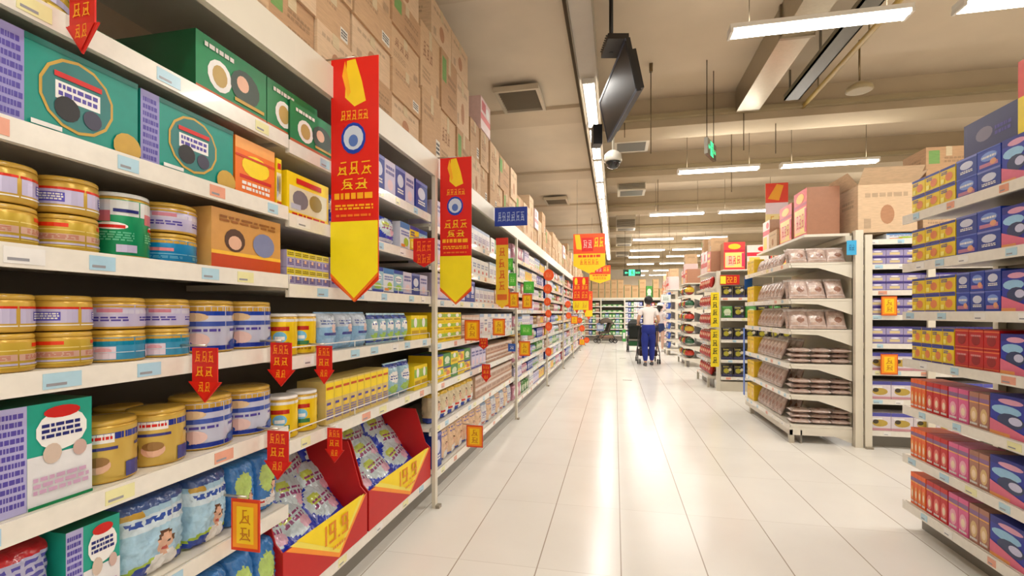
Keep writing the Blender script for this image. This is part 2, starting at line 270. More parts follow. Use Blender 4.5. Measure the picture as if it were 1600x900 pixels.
D('goldrow', (220, 210, 216), [('r', 0, 1, .8, 1, (84, 84, 170)), ('e', .5, .42, .36, .2, (188, 160, 70)), ('e', .3, .5, .14, .12, (70, 60, 40)), ('r', 0, 1, 0, .14, (206, 150, 160)), ('r', .1, .6, .62, .72, W)])
D('purcan', (160, 150, 190), [('r', 0, 1, .8, 1, (60, 50, 130)), ('r', .2, .8, .2, .5, (220, 200, 150)), ('r', 0, 1, .0, .08, (90, 70, 150)), ('e', .5, .65, .24, .1, (230, 226, 240))])
D('yelwhite', (236, 220, 130), [('r', 0, 1, .8, 1, (80, 110, 190)), ('e', .5, .45, .4, .25, (246, 232, 190)), ('e', .5, .42, .25, .14, (190, 170, 50)), ('r', 0, 1, 0, .1, (150, 80, 130))])
D('nuts', (196, 170, 158), [('r', 0, 1, .86, 1, (226, 216, 212)), ('r', .12, .5, .3, .62, (216, 196, 184)), ('e', .6, .4, .2, .14, (150, 106, 88)), ('e', .3, .2, .16, .1, (200, 168, 150)), ('e', .7, .72, .16, .1, (214, 190, 178)), ('r', .05, .95, .12, .16, (214, 200, 196))])  # pale patches imitate highlights on the plastic film
D('redbag', (178, 34, 30), [('r', 0, 1, .9, 1, (224, 150, 140)), ('e', .5, .5, .34, .22, (214, 110, 84)), ('e', .5, .48, .2, .12, (236, 214, 180)), ('t', .2, .8, .72, .84, W, 1)])
D('noodle', (44, 40, 44), [('r', 0, 1, .0, .2, (60, 60, 110)), ('e', .4, .5, .26, .2, (178, 168, 50)), ('e', .74, .6, .16, .12, (206, 196, 170)), ('r', .1, .6, .8, .9, (150, 140, 60))])
D('bluesoap', (60, 96, 190), [('e', .5, .5, .36, .28, (206, 214, 236)), ('r', .3, .7, .44, .56, NAVY), ('r', 0, 1, .9, 1, (190, 200, 226))])
D('basket', (150, 40, 30), [('e', .5, .6, .3, .25, (210, 180, 60)), ('e', .4, .35, .2, .16, (190, 30, 30)), ('e', .65, .35, .16, .14, (50, 90, 40)), ('r', 0, 1, 0, .14, (70, 40, 30))])
D('greenpack', (70, 140, 60), [('e', .5, .5, .34, .26, (214, 226, 190)), ('t', .2, .8, .16, .28, W, 1)])
D('yellowgift', (236, 196, 30), [('e', .55, .42, .28, .26, (226, 170, 90)), ('r', .1, .9, .78, .88, (200, 160, 20)), ('e', .5, .4, .14, .12, (240, 220, 150))])
# ---------------------------------------------------------------- product meshes, front towards local -Y, base at z 0, centred on x
MC = {}
def carton_mesh(ds, w, d, h, mat='print'):
    k = ('c', ds, round(w, 3), round(d, 3), round(h, 3), mat)
    if k not in MC:
        base, dec, top, side = DS[ds]; m = MB(); m.box(-w / 2, w / 2, 0, d, 0, h, base, base, side, top)
        paint(m, lambda u, v, q: (-w / 2 + w * u, -.0004 * q, h * v), dec)
        m.face([(-w / 2 + .002, d * .48, h + .0006), (w / 2 - .002, d * .48, h + .0006), (w / 2 - .002, d * .52, h + .0006), (-w / 2 + .002, d * .52, h + .0006)], side)
        MC[k] = m.mesh('carton', M[mat])
    return MC[k]
def tin_mesh(ds, dia, h):
    k = ('t', ds, round(dia, 3), round(h, 3))
    if k not in MC:
        base, dec, top, side = DS[ds]; m = MB(); r = dia / 2; e = r * .03
        prof = [(r * .93, 0), (r * .98, .002), (r, .006), (r, h - .008), (r * .985, h - .004), (r * .96, h - .001)]
        m.lathe(prof, 0, r, base, 30, cols=[GOLD, GOLD, base, GOLD, GOLD, GOLD])
        def mp(u, v, q, a0):
            a = a0 + (u - .5) * 1.95; rr = r + .0003 * q; z = .008 + (h - .018) * v
            return (rr * math.sin(a), r - rr * math.cos(a), z)
        for a0 in (-1.0, 1.0): paint(m, lambda u, v, q: mp(u, v, q, a0), dec, nu=10, smooth=True)
        MC[k] = m.mesh('tin', M['tin'])
    return MC[k]
def lid_mesh(dia, h, col):
    k = ('l', round(dia, 3), round(h, 3), col)
    if k not in MC:
        r = dia / 2; m = MB(); m.lathe([(r * .99, 0), (r * 1.0, .002), (r * 1.0, h * .6), (r * .95, h * .9), (r * .8, h), (r * .3, h * 1.03)], 0, r, col, 30); MC[k] = m.mesh('lid', M['gloss'])
    return MC[k]
def sample(dec, base, u, v):
    c = base
    for d in dec:
        if d[0] == 'r' and d[1] <= u <= d[2] and d[3] <= v <= d[4]: c = d[5]
        elif d[0] == 'e' and ((u - d[1]) / d[3]) ** 2 + ((v - d[2]) / d[4]) ** 2 <= 1: c = d[5]
        elif d[0] == 't' and d[1] <= u <= d[2] and d[3] <= v <= d[4] and ((d[4] - v) / (d[4] - d[3]) * d[6]) % 1 < .6 and math.sin(u * 61 + v * 17) > -.6: c = d[5]
    return c
def bag_mesh(ds, w, t, h, res=None, flat=False, seed=0, crimp=True):
    """pillow bag: bulging faces, crimped seams at top and bottom"""
    k = ('b', crimp, ds, round(w, 3), round(t, 3), round(h, 3), flat, seed)
    if k not in MC:
        base, dec, top, side = DS[ds]; m = MB(); res = res or ((26, 28) if w > .09 else (14, 16)); nu, nv = res; r = random.Random(seed + 5)
        wob = [[r.uniform(-1, 1) for _ in range(nv + 1)] for _ in range(nu + 1)]
        def pt(i, j, sgn):
            u, v = i / nu, j / nv
            ex = (.5, .42) if crimp else (.2, .16); e = (max(0, math.sin(math.pi * u)) ** ex[0]) * (max(0, math.sin(math.pi * v)) ** ex[1])
            zz = h * v; xx = (u - .5) * w * (1 - .07 * math.sin(math.pi * v)) 
            if crimp and (j == 0 or j == nv): e = .02
            y = t / 2 + sgn * (t / 2 * e) + wob[i][j] * t * .035 * (1 if 0 < i < nu and 0 < j < nv else 0)
            if crimp and j in (1, nv - 1): y = t / 2 + sgn * .004
            return (xx, zz, t - y) if flat else (xx, y, zz)
        for sgn in (-1, 1):
            n = len(m.v)
            for j in range(nv + 1):
                for i in range(nu + 1): m.v.append(pt(i, j, sgn))
            for j in range(nv):
                for i in range(nu):
                    q = (n + j * (nu + 1) + i, n + j * (nu + 1) + i + 1, n + (j + 1) * (nu + 1) + i + 1, n + (j + 1) * (nu + 1) + i)
                    if (sgn > 0) != flat: q = q[::-1]
                    m.f.append(q); m.sm.append(True)
                    m.c.append(sample(dec, base, (i + .5) / nu, (j + .5) / nv) if 0 < j < nv - 1 or not crimp else tuple(min(255, x + 30) for x in base))
        MC[k] = m.mesh('bag', M['film'])
    return MC[k]
KR = [(198, 162, 124), (206, 172, 134), (188, 150, 112), (214, 184, 150)]
def kraft_box(w, d, h, v=0, flaps=False):
    k = ('k', round(w, 3), round(d, 3), round(h, 3), v, flaps)
    if k not in MC:
        c = KR[v % 4]; dk = tuple(int(x * .86) for x in c); m = MB()
        if flaps:
            t = .006
            for a in ((-w / 2, w / 2, 0, t), (-w / 2, w / 2, d - t, d), (-w / 2, -w / 2 + t, t, d - t), (w / 2 - t, w / 2, t, d - t)): m.box(*a, 0, h, c)
            m.box(-w / 2, w / 2, 0, d, 0, t, c)
            for (x0, x1, y0, y1, dx, dy) in ((-w / 2, w / 2, 0, t, 0, -.12), (-w / 2, w / 2, d - t, d, 0, .1)):
                m.face([(x0, y0, h), (x1, y0, h), (x1, y0 + dy, h + .13), (x0, y0 + dy, h + .13)], c); m.face([(x0, y0 + dy, h + .134), (x1, y0 + dy, h + .134), (x1, y0, h + .004), (x0, y0, h + .004)], c)
            for (x0, dx) in ((-w / 2, -.09), (w / 2, .09)):
                m.face([(x0, 0, h), (x0, d, h), (x0 + dx, d, h + .12), (x0 + dx, 0, h + .12)], c); m.face([(x0 + dx, 0, h + .124), (x0 + dx, d, h + .124), (x0, d, h + .004), (x0, 0, h + .004)], c)
        else: m.box(-w / 2, w / 2, 0, d, 0, h, c, c, c, c)
        mp = lambda u, vv, q: (-w / 2 + w * u, -.0005 * q, h * vv)
        if v == 0: paint(m, mp, [('t', .1, .6, .6, .8, dk, 2), ('r', .7, .92, .12, .4, (226, 220, 206)), ('t', .72, .9, .16, .36, DGR, 3)])
        elif v == 1: paint(m, mp, [('g', .12, .62, .5, .75, (150, 110, 80), 3), ('t', .1, .5, .15, .35, dk, 3), ('r', .8, .95, .1, .3, dk)])
        elif v == 2: paint(m, mp, [('r', .06, .3, .5, .9, (120, 160, 90)), ('t', .4, .9, .5, .7, dk, 2), ('t', .4, .9, .2, .36, dk, 2)])
        else: paint(m, mp, [('t', .12, .86, .7, .84, dk, 1), ('e', .5, .38, .12, .2, (180, 132, 98)), ('r', .1, .22, .1, .3, dk)])
        sd = lambda u, vv, q: (w / 2 + .0005 * q, d * u, h * vv); paint(m, sd, [('t', .2, .8, .55, .75, dk, 2)])
        sd2 = lambda u, vv, q: (-w / 2 - .0005 * q, d * (1 - u), h * vv); paint(m, sd2, [('t', .2, .8, .55, .75, dk, 2)])
        MC[k] = m.mesh('box', M['card'])
    return MC[k]
def tape_mesh(w, d, h):
    k = ('tape', round(w, 3), round(d, 3), round(h, 3))
    if k not in MC:
        m = MB(); c = (206, 186, 150); m.box(-.025, .025, -.0015, .0002, h * .72, h + .0012, c); m.box(-.025, .025, -.0015, d + .001, h + .0002, h + .0014, c); MC[k] = m.mesh('tape', M['card'])
    return MC[k]
# ---------------------------------------------------------------- frames and shelving
class Fr:
    """local x runs along the shelves, local y goes in from the front edge"""
    def __init__(s, kind, plane, a0, a1):
        s.kind = kind; s.len = a1 - a0; s.a0 = a0; s.a1 = a1
        s.o, s.rz = {'L': ((plane, a0), math.pi / 2), 'R': ((plane, a1), -math.pi / 2), 'C': ((a0, plane), 0)}[kind]
    def at(s, x, y, z):
        c, n = math.cos(s.rz), math.sin(s.rz); return (s.o[0] + x * c - y * n, s.o[1] + x * n + y * c, z)
    def lx(s, wy): return wy - s.a0 if s.kind != 'R' else s.a1 - wy
TICK = [(176, 212, 228), (228, 160, 134), W, (170, 208, 228), W, (232, 228, 170)]
CRM = (226, 219, 204); CRM2 = (204, 196, 180)
def shelf_part(root, x0, x1, z, depth, rail=False, lip=.048, tickets=True, brackets=(), y0=0.0):
    m = MB(); m.box(x0, x1, y0 + .012, depth, z - .022, z, CRM); m.box(x0, x1, y0 + .002, y0 + .014, z - lip, z - .0225, CRM)
    s = m.build('shelf', 'metal', root)
    r = MB(); r.box(x0, x1, y0 - .004, y0 + .0015, z - lip, z + .002, (232, 227, 216)); rr = random.Random(int(x0 * 97 + z * 911 + x1 * 13))
    if tickets:
        x = x0 + rr.uniform(.03, .2)
        while x < x1 - .09:
            c = rr.choice(TICK); wd = rr.uniform(.05, .08); r.box(x, x + wd, y0 - .0055, y0 - .0042, z - lip + .008, z - .006, c); r.box(x + .006, x + wd * .6, y0 - .006, y0 - .0056, z - lip + .014, z - lip + .02, (150, 150, 156)); x += wd + rr.uniform(.07, .3)
    r.build('price_rail', 'gloss', s)
    if rail:
        g = MB(); g.tube([(x0 + .01, y0 + .004, z + .035), (x1 - .01, y0 + .004, z + .035)], .0026, (232, 230, 224), 6)
        x = x0 + .01
        while x < x1:
            g.tube([(x, y0 + .004, z - .001), (x, y0 + .004, z + .036)], .0022, (232, 230, 224), 5); x += (x1 - x0 - .02) / 3 - 1e-6
        g.build('guard_wire', 'metal', s)
    for bx in brackets:
        b = MB(); b.prism([(y0 + .02, z - .0225), (depth, z - .0225), (depth, z - .16), (depth - .1, z - .12), (depth - .3, z - .055), (y0 + .02, z - .045)], bx, bx + .006, CRM, 'x'); b.build('shelf_bracket', 'metal', s)
    return s
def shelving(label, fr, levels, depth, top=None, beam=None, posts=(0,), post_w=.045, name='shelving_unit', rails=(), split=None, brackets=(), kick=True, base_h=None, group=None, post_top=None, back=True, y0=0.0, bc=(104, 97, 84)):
    t = empty(name, fr.at(0, 0, 0), fr.rz); tag(t, label, 'shelving', group); L = fr.len; H = post_top or top
    if back:
        m = MB(); m.box(0, L, depth + .003, depth + .028, .09, H, bc); m.build('back_panel', 'metal', t)  # panel colour darkened to imitate the shade inside the shelves
    for x in posts:
        m = MB(); x = x if x < L - .01 else L - post_w; m.box(x, x + post_w, -.032, -.0075, .0, H, (222, 214, 196), side=(206, 197, 178)); m.box(x, x + post_w, -.06, -.0325, .0, .02, (150, 140, 122))
        m.build('upright_post', 'metal', t)
    for i, z in enumerate(levels): shelf_part(t, .003, L - .003, z, depth, i in rails, brackets=brackets, y0=y0)
    if beam:
        m = MB(); m.box(0, L, -.03, -.004, beam[0], beam[1], (224, 217, 200)); m.box(0, L, -.0035, depth, beam[1] - .02, beam[1], (214, 206, 190)); m.build('top_beam', 'metal', t)
    if kick:
        m = MB(); zb = min(levels) - .05; m.box(0, L, .10, .115, 0, zb, (128, 122, 112))
        m.build('kick_plate', 'metal', t)
    fr.depth = depth; fr.unit = t; return t
DN = {'bluebox': 'blue_carton', 'lavbox': 'lavender_carton', 'whitebox': 'white_carton', 'tanbox': 'banded_carton', 'yelpack': 'bright_carton', 'yelstack': 'yellow_carton', 'purcan': 'can_pack', 'goldrow': 'logo_carton', 'bluepack': 'bright_blue_carton', 'tinywhite': 'plain_white_carton',
      'greenpack': 'green_carton', 'yelpur': 'banded_carton', 'whiteblue': 'pale_carton', 'skygreen': 'pale_carton', 'redpack': 'warm_hued_carton', 'bluepink': 'bright_carton', 'ctnorange': 'warm_hued_carton', 'ctnred': 'warm_hued_carton', 'ctnpink': 'warm_hued_carton', 'ctntan': 'warm_hued_carton', 'yelslim': 'yellow_carton', 'redtin': 'logo_carton'}  # all are printed cartons; names only tell designs apart, contents unknown
DC = {'blue_carton': 'toothpaste box', 'lavender_carton': 'carton', 'white_carton': 'medicine box', 'banded_carton': 'banded carton', 'bright_carton': 'bright carton', 'yellow_carton': 'biscuit box', 'can_pack': 'can pack', 'logo_carton': 'logo carton', 'bright_blue_carton': 'carton', 'plain_white_carton': 'soap box', 'green_carton': 'carton', 'pale_carton': 'milk box', 'warm_hued_carton': 'warm hued carton'}
def put(me, name, loc, rz, label, cat, group=None, tilt=None):
    o = link(name, me, None, loc, rz)
    if tilt: o.rotation_euler = (Matrix.Rotation(rz, 3, 'Z') @ Matrix.Rotation(tilt, 3, 'X')).to_euler()
    return tag(o, label, cat, group)
def fill(fr, x0, x1, z, n, h, ds, kind, desc, shelf, unit, tiers=1, depth=.2, y=.02, name=None, cat=None, low=None, lid=None, lean=0, endname='near end', cname=None, cols=None, tiernames=('lower', 'upper', 'top')):
    """n equal articles between x0 and x1 on the board at height z"""
    if x0 > x1: x0, x1 = x1, x0
    st = (x1 - x0) / n; w = st - min(.004, st * .05)
    for i in range(n):
        ci = i if fr.kind != 'R' else n - 1 - i; x = x0 + st * (i + .5)
        for t in range(tiers):
            dd = ds[(i + t) % len(ds)] if isinstance(ds, (list, tuple)) else ds
            if t == 0 and low: dd = low
            tn = '' if tiers == 1 else (tiernames[t] + ' ')
            de = desc[(i + t) % len(desc)] if isinstance(desc, (list, tuple)) else desc
            if t == 0 and low and cname: de = cname
            lab = (ordn(ci) + ' ' if n > 1 else '') + tn + de + (' from the ' + endname if n > 1 else '') + ', ' + shelf + ', ' + unit
            g = (de + 's ' if not de.endswith('s') else de + ' ') + 'on ' + shelf + ' of ' + unit
            zz = z + .001 + t * (h + .0012)
            if kind == 'carton': nn = name or DN.get(dd, 'carton'); o = put(carton_mesh(dd, w, depth, h), nn, fr.at(x, y, zz), fr.rz, lab, DC.get(nn, 'carton'), g)
            elif kind == 'tin':
                dia = min(w, .2); lh = .012; o = put(tin_mesh(dd, dia, h - lh), name or 'tin', fr.at(x, y, zz), fr.rz, lab, cat or 'tin', g)
                l = link('lid', lid_mesh(dia * .985, lh, lid or GOLD), o, (0, dia * .0075, h - lh - .0008))
            elif kind == 'bag':
                o = put(bag_mesh(dd, w * 1.02, depth, h, seed=i % 3), name or 'bag', fr.at(x, y, zz + depth * math.sin(lean)), fr.rz + rnd.uniform(-.04, .04), lab, cat or 'bag', g, tilt=-lean if lean else None)
            elif kind == 'pack': o = put(bag_mesh(dd, w * 1.0, depth, h, seed=i % 2, crimp=False), name or 'pack', fr.at(x, y, zz), fr.rz, lab, cat or 'pack', g)
# ================================================================= THE SETTING
WX0, WX1, WY0, WY1, CEIL_A, CEIL_B = -2.25, 12.5, -5.0, 31.0, 3.92, 4.25
WALLC = (226, 216, 200); CEILC = (200, 182, 156)
m = MB(); m.box(WX0 - .2, WX1 + .2, WY0 - .2, WY1 + .2, -.1, 0, W); o = link('floor', m.mesh('floor', floor_mat())); struct(o)
for nm, b in (('wall_left', (WX0 - .15, WX0, WY0, WY1)), ('wall_right', (WX1, WX1 + .15, WY0, WY1)), ('wall_back', (WX0, WX1, WY1, WY1 + .15)), ('wall_behind', (WX0, WX1, WY0 - .15, WY0))):
    m = MB(); m.box(*b, 0, 4.6, WALLC); struct(m.build(nm, 'plain'))
EDGE = -.40
m = MB(); m.box(WX0, EDGE, WY0, WY1, CEIL_A, CEIL_A + .1, (226, 212, 190))
for i in range(12):
    y = -2.2 + i * 2.75; m.box(WX0, EDGE - .01, y, y + .5, CEIL_A - .045, CEIL_A, (216, 200, 176))
m.box(EDGE - .02, EDGE, WY0, WY1, CEIL_A - .1, 4.5, (128, 112, 88)); m.box(EDGE - .012, EDGE + .02, WY0, WY1, CEIL_A - .115, CEIL_A - .1, (88, 76, 58))
struct(m.build('ceiling_over_shelves', 'ceil')); bpy.data.objects['ceiling_over_shelves'].name = 'ceiling'
m = MB(); m.box(EDGE, WX1, WY0, WY1, CEIL_B + .05, CEIL_B + .15, CEILC); struct(m.build('ceiling', 'ceil'))
n = 0
for y, zb, wd in ((7.0, 3.9, .5), (9.3, 3.86, .55), (12.3, 3.84, .5), (15.4, 3.84, .5), (19.6, 3.8, .5), (23.4, 3.72, .6), (27, 3.7, .5)):
    m = MB(); m.box(EDGE + .03, WX1, y, y + wd, zb, CEIL_B + .05, (182, 164, 136)); m.box(EDGE + .03, WX1, y - .08, y, zb + .1, zb + .16, (160, 144, 112)); struct(m.build('trim_%d' % (n + 1), 'ceil')); n += 1
m = MB(); m.box(WX0, WX0 + .02, WY0, WY1, 0, .1, (150, 142, 130)); struct(m.build('baseboard_left', 'plain'))
# ceiling hardware: duct, cable tray and pipe running along the aisle
m = MB(); m.box(1.58, 1.86, 3.4, 6.9, 3.98, 4.295, (176, 166, 146)); m.box(1.565, 1.875, 3.4, 3.43, 3.96, 4.295, (140, 128, 108)); m.box(1.565, 1.875, 5.1, 5.14, 3.96, 4.295, (140, 128, 108))
tag(m.build('air_duct', 'steel'), 'grey rectangular air duct running along the ceiling above the aisle', 'duct')
m = MB(); m.box(2.1, 2.28, 2.8, 6.7, 4.0, 4.02, (90, 84, 70)); m.box(2.1, 2.115, 2.8, 6.7, 4.0, 4.07, (120, 112, 92)); m.box(2.265, 2.28, 2.8, 6.7, 4.0, 4.07, (120, 112, 92))
for i in range(4): m.tube([(2.14 + i * .033, 2.8, 4.035), (2.14 + i * .033, 6.7, 4.035)], .012, (50, 46, 42), 6)
for i in range(5): m.box(2.1, 2.12, 2.9 + i * .9, 2.92 + i * .9, 4.07, 4.295, (110, 100, 84))
tag(m.build('cable_tray', 'metal'), 'dark cable tray hung under the ceiling beside the duct', 'cable tray')
m = MB(); m.tube([(2.42, 2.6, 4.02), (2.42, 7.0, 4.02)], .028, (176, 146, 74), 10)
for i in range(4): m.tube([(2.42, 2.9 + i * 1.2, 4.04), (2.42, 2.9 + i * 1.2, 4.3)], .008, (120, 104, 70), 6)
tag(m.build('ceiling_pipe', 'metal'), 'yellowish pipe running along the ceiling beside the cable tray', 'pipe')
# the continuous light line over the aisle edge
ch = MB(); ch.box(-.36, -.18, .6, 22.4, 3.72, 3.76, (190, 180, 164)); ch.box(-.37, -.36, .6, 22.4, 3.70, 3.80, (120, 108, 86)); ch.box(-.18, -.17, .6, 22.4, 3.70, 3.80, (150, 138, 116))
t = empty('light_channel', (-.27, 4, 3.72)); tag(t, 'long metal channel holding the continuous row of tubes above the aisle', 'light channel')
o = ch.build('channel_tray', 'metal', t, (.27, -4, -3.72))
for i in range(7):
    g = MB()
    for dx in (-.05, .05): g.tube([(dx, 0, 0), (dx, 0, .5)], .005, (110, 100, 86), 6)
    g.build('hanger_rod', 'steel', t, (0, -3 + 3.2 * i, .03))
def tube_fixture(x0, x1, y, z, label, group, along=False, power=TUBE, name='ceiling_light', twin=True):
    L = x1 - x0; t = empty(name, ((x0 + x1) / 2, y, z) if not along else (y, (x0 + x1) / 2, z), 0 if not along else math.pi / 2); tag(t, label, 'ceiling light', group)
    m = MB(); m.box(-L / 2, L / 2, -.06, .06, 0, .035, (232, 228, 220)); m.box(-L / 2, -L / 2 + .02, -.065, .065, -.03, 0, (226, 220, 210)); m.box(L / 2 - .02, L / 2, -.065, .065, -.03, 0, (226, 220, 210)); m.build('housing', 'metal', t)
    for s in (-.035, .035):
        g = MB(); g.tube([(-L / 2 + .02, s, -.018), (L / 2 - .02, s, -.018)], .015, W, 10); link('tube', g.mesh('tube', EM_TUBE), t)
    if not along:
        for s in (-1, 1):
            g = MB(); g.tube([(s * L * .38, 0, .034), (s * L * .38, 0, .8)], .0035, (96, 84, 66), 5); g.build('hanger_wire', 'steel', t)
    l = lamp(0, 0, 0, L, .16, power); l.parent = t; l.location = (0, 0, -.045)
    if not along: added_uplight = lamp(0, 0, 0, L, .12, power * .36); added_uplight.parent = t; added_uplight.location = (0, 0, .05); added_uplight.rotation_euler = (math.pi, 0, 0)  # upward area light added above the housing to brighten the ceiling
    return t
for k, y in enumerate(TUBE_ROWS):
    sp = {0: [(.9, 2.1), (2.4, 3.6)], 1: [(.9, 2.1), (2.4, 3.6)], 2: [(.854, 2.06), (2.35, 3.56)], 3: [(.93, 2.08), (2.36, 3.62)], 4: [(.73, 1.87), (2.14, 3.3)]}.get(k, [(.5, 1.66), (1.88, 3.1)])
    for j, (a, b) in enumerate(sp + [(5.2, 6.4), (8.6, 9.8)]):
        if j > 1 and k % 2 and k < 9: continue
        if k == 1 and j == 0: pass
        who = ['inner', 'outer', 'far off', 'distant'][j]
        lab = {2: '%s tube light in the frontmost row of lamps in view', 3: '%s tube light in the second row, level with the green side sign'}.get(k, '%s tube light in the %s row of lamps down the store') % ((who,) if k in (2, 3) else (who, ordn(k - 1) if k > 1 else ['unseen rearmost', 'overhead'][k]))
        tube_fixture(a, b, y, LAMP_H, lab, 'suspended tube lights across the ceiling', power=TUBE * (1.0 if j < 2 else 2.2))
for i, (x, y) in enumerate(STRIP_LIGHTS):
    tube_fixture(y, y + 1.22, x, 3.70, '%s lamp from the near end of the continuous light line above the aisle' % ordn(i), 'lamps of the continuous light line', True, power=STRIP, name='strip_light')
for i, y in enumerate((-3.5, -1.6, .3)): tube_fixture(y, y + 1.22, -.27, 3.70, 'lamp of the continuous light line, %s' % ['furthest back', 'behind the camera', 'overhead'][i], 'lamps of the continuous light line', True, power=STRIP, name='strip_light')
# vents and ceiling units
def vent(x, y, z, w_, d_, label, h=.06):
    t = empty('ceiling_vent', (x, y, z)); tag(t, label, 'ceiling vent', 'ceiling vents')
    m = MB(); a = .035
    for b in ((-w_ / 2, w_ / 2, -d_ / 2, -d_ / 2 + a), (-w_ / 2, w_ / 2, d_ / 2 - a, d_ / 2), (-w_ / 2, -w_ / 2 + a, -d_ / 2 + a, d_ / 2 - a), (w_ / 2 - a, w_ / 2, -d_ / 2 + a, d_ / 2 - a)): m.box(*b, -h, 0, (206, 194, 172))
    m.build('vent_frame', 'metal', t); m = MB(); m.box(-w_ / 2 + a, w_ / 2 - a, -d_ / 2 + a, d_ / 2 - a, -.006, 0, (40, 34, 26))
    for i in range(9):
        y0 = -d_ / 2 + a + (d_ - 2 * a) * (i + .5) / 9; m.prism([(y0 - .016, -.012), (y0 + .012, -.038), (y0 + .016, -.036), (y0 - .012, -.010)], -w_ / 2 + a, w_ / 2 - a, (120, 110, 92), 'x')
    m.build('vent_slats', 'metal', t)
vent(-1.10, 5.62, CEIL_A - .045, .52, .62, 'square louvred vent in the ceiling above the long shelving')
vent(-1.30, 10.9, CEIL_A - .045, .52, .6, 'smaller looking louvred ceiling vent further down beside the light line')
for i, (x, y, z) in enumerate(((.25, 7.9, 3.95), (.32, 10.0, 3.72), (.3, 14.3, 3.72), (.3, 17.6, 3.72), (.3, 20.8, 3.7))):
    t = empty('air_conditioner', (x, y, z)); tag(t, '%s grey ceiling air outlet box beside the light line, counting down the aisle' % ordn(i), 'air outlet', 'ceiling air outlet boxes')
    m = MB(); m.box(-.27, .27, -.25, .25, 0, 4.295 - z, (206, 196, 176)); m.build('outlet_box', 'metal', t)
    m = MB()
    for j in range(8): m.box(-.25, .25, -.26, -.251, .03 + j * .028, .044 + j * .028, (104, 94, 76))
    m.box(-.22, .22, -.2, .2, -.004, -.0005, (84, 76, 62)); m.build('outlet_grille', 'metal', t)
t = empty('ceiling_speaker', (2.6, 5.9, 3.72)); tag(t, 'round ceiling speaker hanging on a short rod between the tube lights', 'speaker')
m = MB(); m.lathe([(.02, .1), (.12, .04), (.13, 0), (.11, -.01)], 0, 0, (166, 148, 110), 20); m.build('speaker_bell', 'metal', t)
m = MB(); m.tube([(0, 0, .1), (0, 0, .55)], .01, (130, 112, 84), 6); m.build('hanger_rod', 'steel', t)
for i, (u, v0, v1, Y) in enumerate(((1017, 90, 240, 6.0), (976, 165, 215, 7.0), (1212, 190, 240, 7.2), (1162, 180, 235, 7.0), (1028, 290, 330, 9.6), (1143, 255, 300, 8.0))):
    X = xu(u, Y); m = MB(); m.tube([(X, Y, zv(v1, X, Y)), (X, Y, 4.3)], .006, (92, 78, 56), 6); m.box(X - .02, X + .02, Y - .02, Y + .02, 4.2, 4.3, (120, 104, 80))
    tag(m.build('hanger_rod', 'steel'), '%s bare thin drop rod hanging from the ceiling over the aisle' % ordn(i), 'rod', 'bare drop rods')
# dome camera
Y = 6.4; X = xu(958, Y); Z = zv(252, X, Y)
t = empty('dome_camera', (X, Y, Z)); tag(t, 'white ceiling dome camera with a dark glass ball beside the light line', 'security camera')
m = MB(); m.lathe([(.0, .14), (.06, .13), (.105, .09), (.115, .0), (.105, -.01)], 0, 0, (206, 200, 188), 24); m.build('camera_housing', 'gloss', t)
m = MB(); m.ball((0, 0, -.015), .095, (26, 28, 30), 20, sz=.9); m.build('camera_dome', 'gloss', t)
m = MB(); m.tube([(0, 0, .13), (0, 0, 4.28 - Z)], .016, (180, 172, 156), 8); m.build('mounting_pole', 'metal', t)
# hanging screen
P0, P1 = (.085, 3.98), (-.16, 5.12); ang = math.atan2(P1[1] - P0[1], P1[0] - P0[0]) + math.pi; L = math.hypot(P1[0] - P0[0], P1[1] - P0[1]); z1 = 3.52
t = empty('hanging_screen', ((P0[0] + P1[0]) / 2, (P0[1] + P1[1]) / 2, z1), ang); tag(t, 'black flat screen hanging from a ceiling pole over the aisle', 'television')
def tilt(o): o.rotation_euler = (math.radians(12), 0, 0); return o
hs = .44
m = MB(); m.box(-L / 2, L / 2, -.0, .035, -hs, 0, (26, 25, 27)); m.box(-L / 2, L / 2, -.008, -.0005, -hs, -hs + .022, (84, 92, 116)); m.box(-L / 2, L / 2, -.008, -.0005, -.022, 0, (84, 92, 116)); m.box(-L / 2, -L / 2 + .022, -.008, -.0005, -hs + .022, -.022, (60, 64, 80)); m.box(L / 2 - .022, L / 2, -.008, -.0005, -hs + .022, -.022, (30, 32, 40)); tilt(m.build('screen_bezel', 'dark', t))
m = MB(); m.box(-L / 2 + .023, L / 2 - .023, -.004, -.001, -hs + .023, -.023, (52, 44, 42)); tilt(m.build('screen_panel', 'board', t))
m = MB(); m.box(-L / 2 + .1, L / 2 - .1, .036, .1, -hs + .06, -.05, (34, 30, 28)); tilt(m.build('screen_back', 'dark', t))
m = MB(); m.box(L / 2 - .32, L / 2 - .02, -.14, .03, .005, .05, (40, 34, 30))
for i in range(8): m.box(L / 2 - .31 + i * .034, L / 2 - .295 + i * .034, -.15, .04, .0505, .056, (60, 52, 42))
m.build('mounting_bracket', 'dark', t)
m = MB(); m.tube([(.35, -.07, .0), (.35, -.07, 4.295 - z1)], .018, (22, 20, 20), 10); m.build('ceiling_pole', 'dark', t)
m = MB(); m.box(-L / 2 + .02, -L / 2 + .16, -.09, .0, -.5, -.3, (24, 24, 30)); m.build('connector_box', 'dark', t)
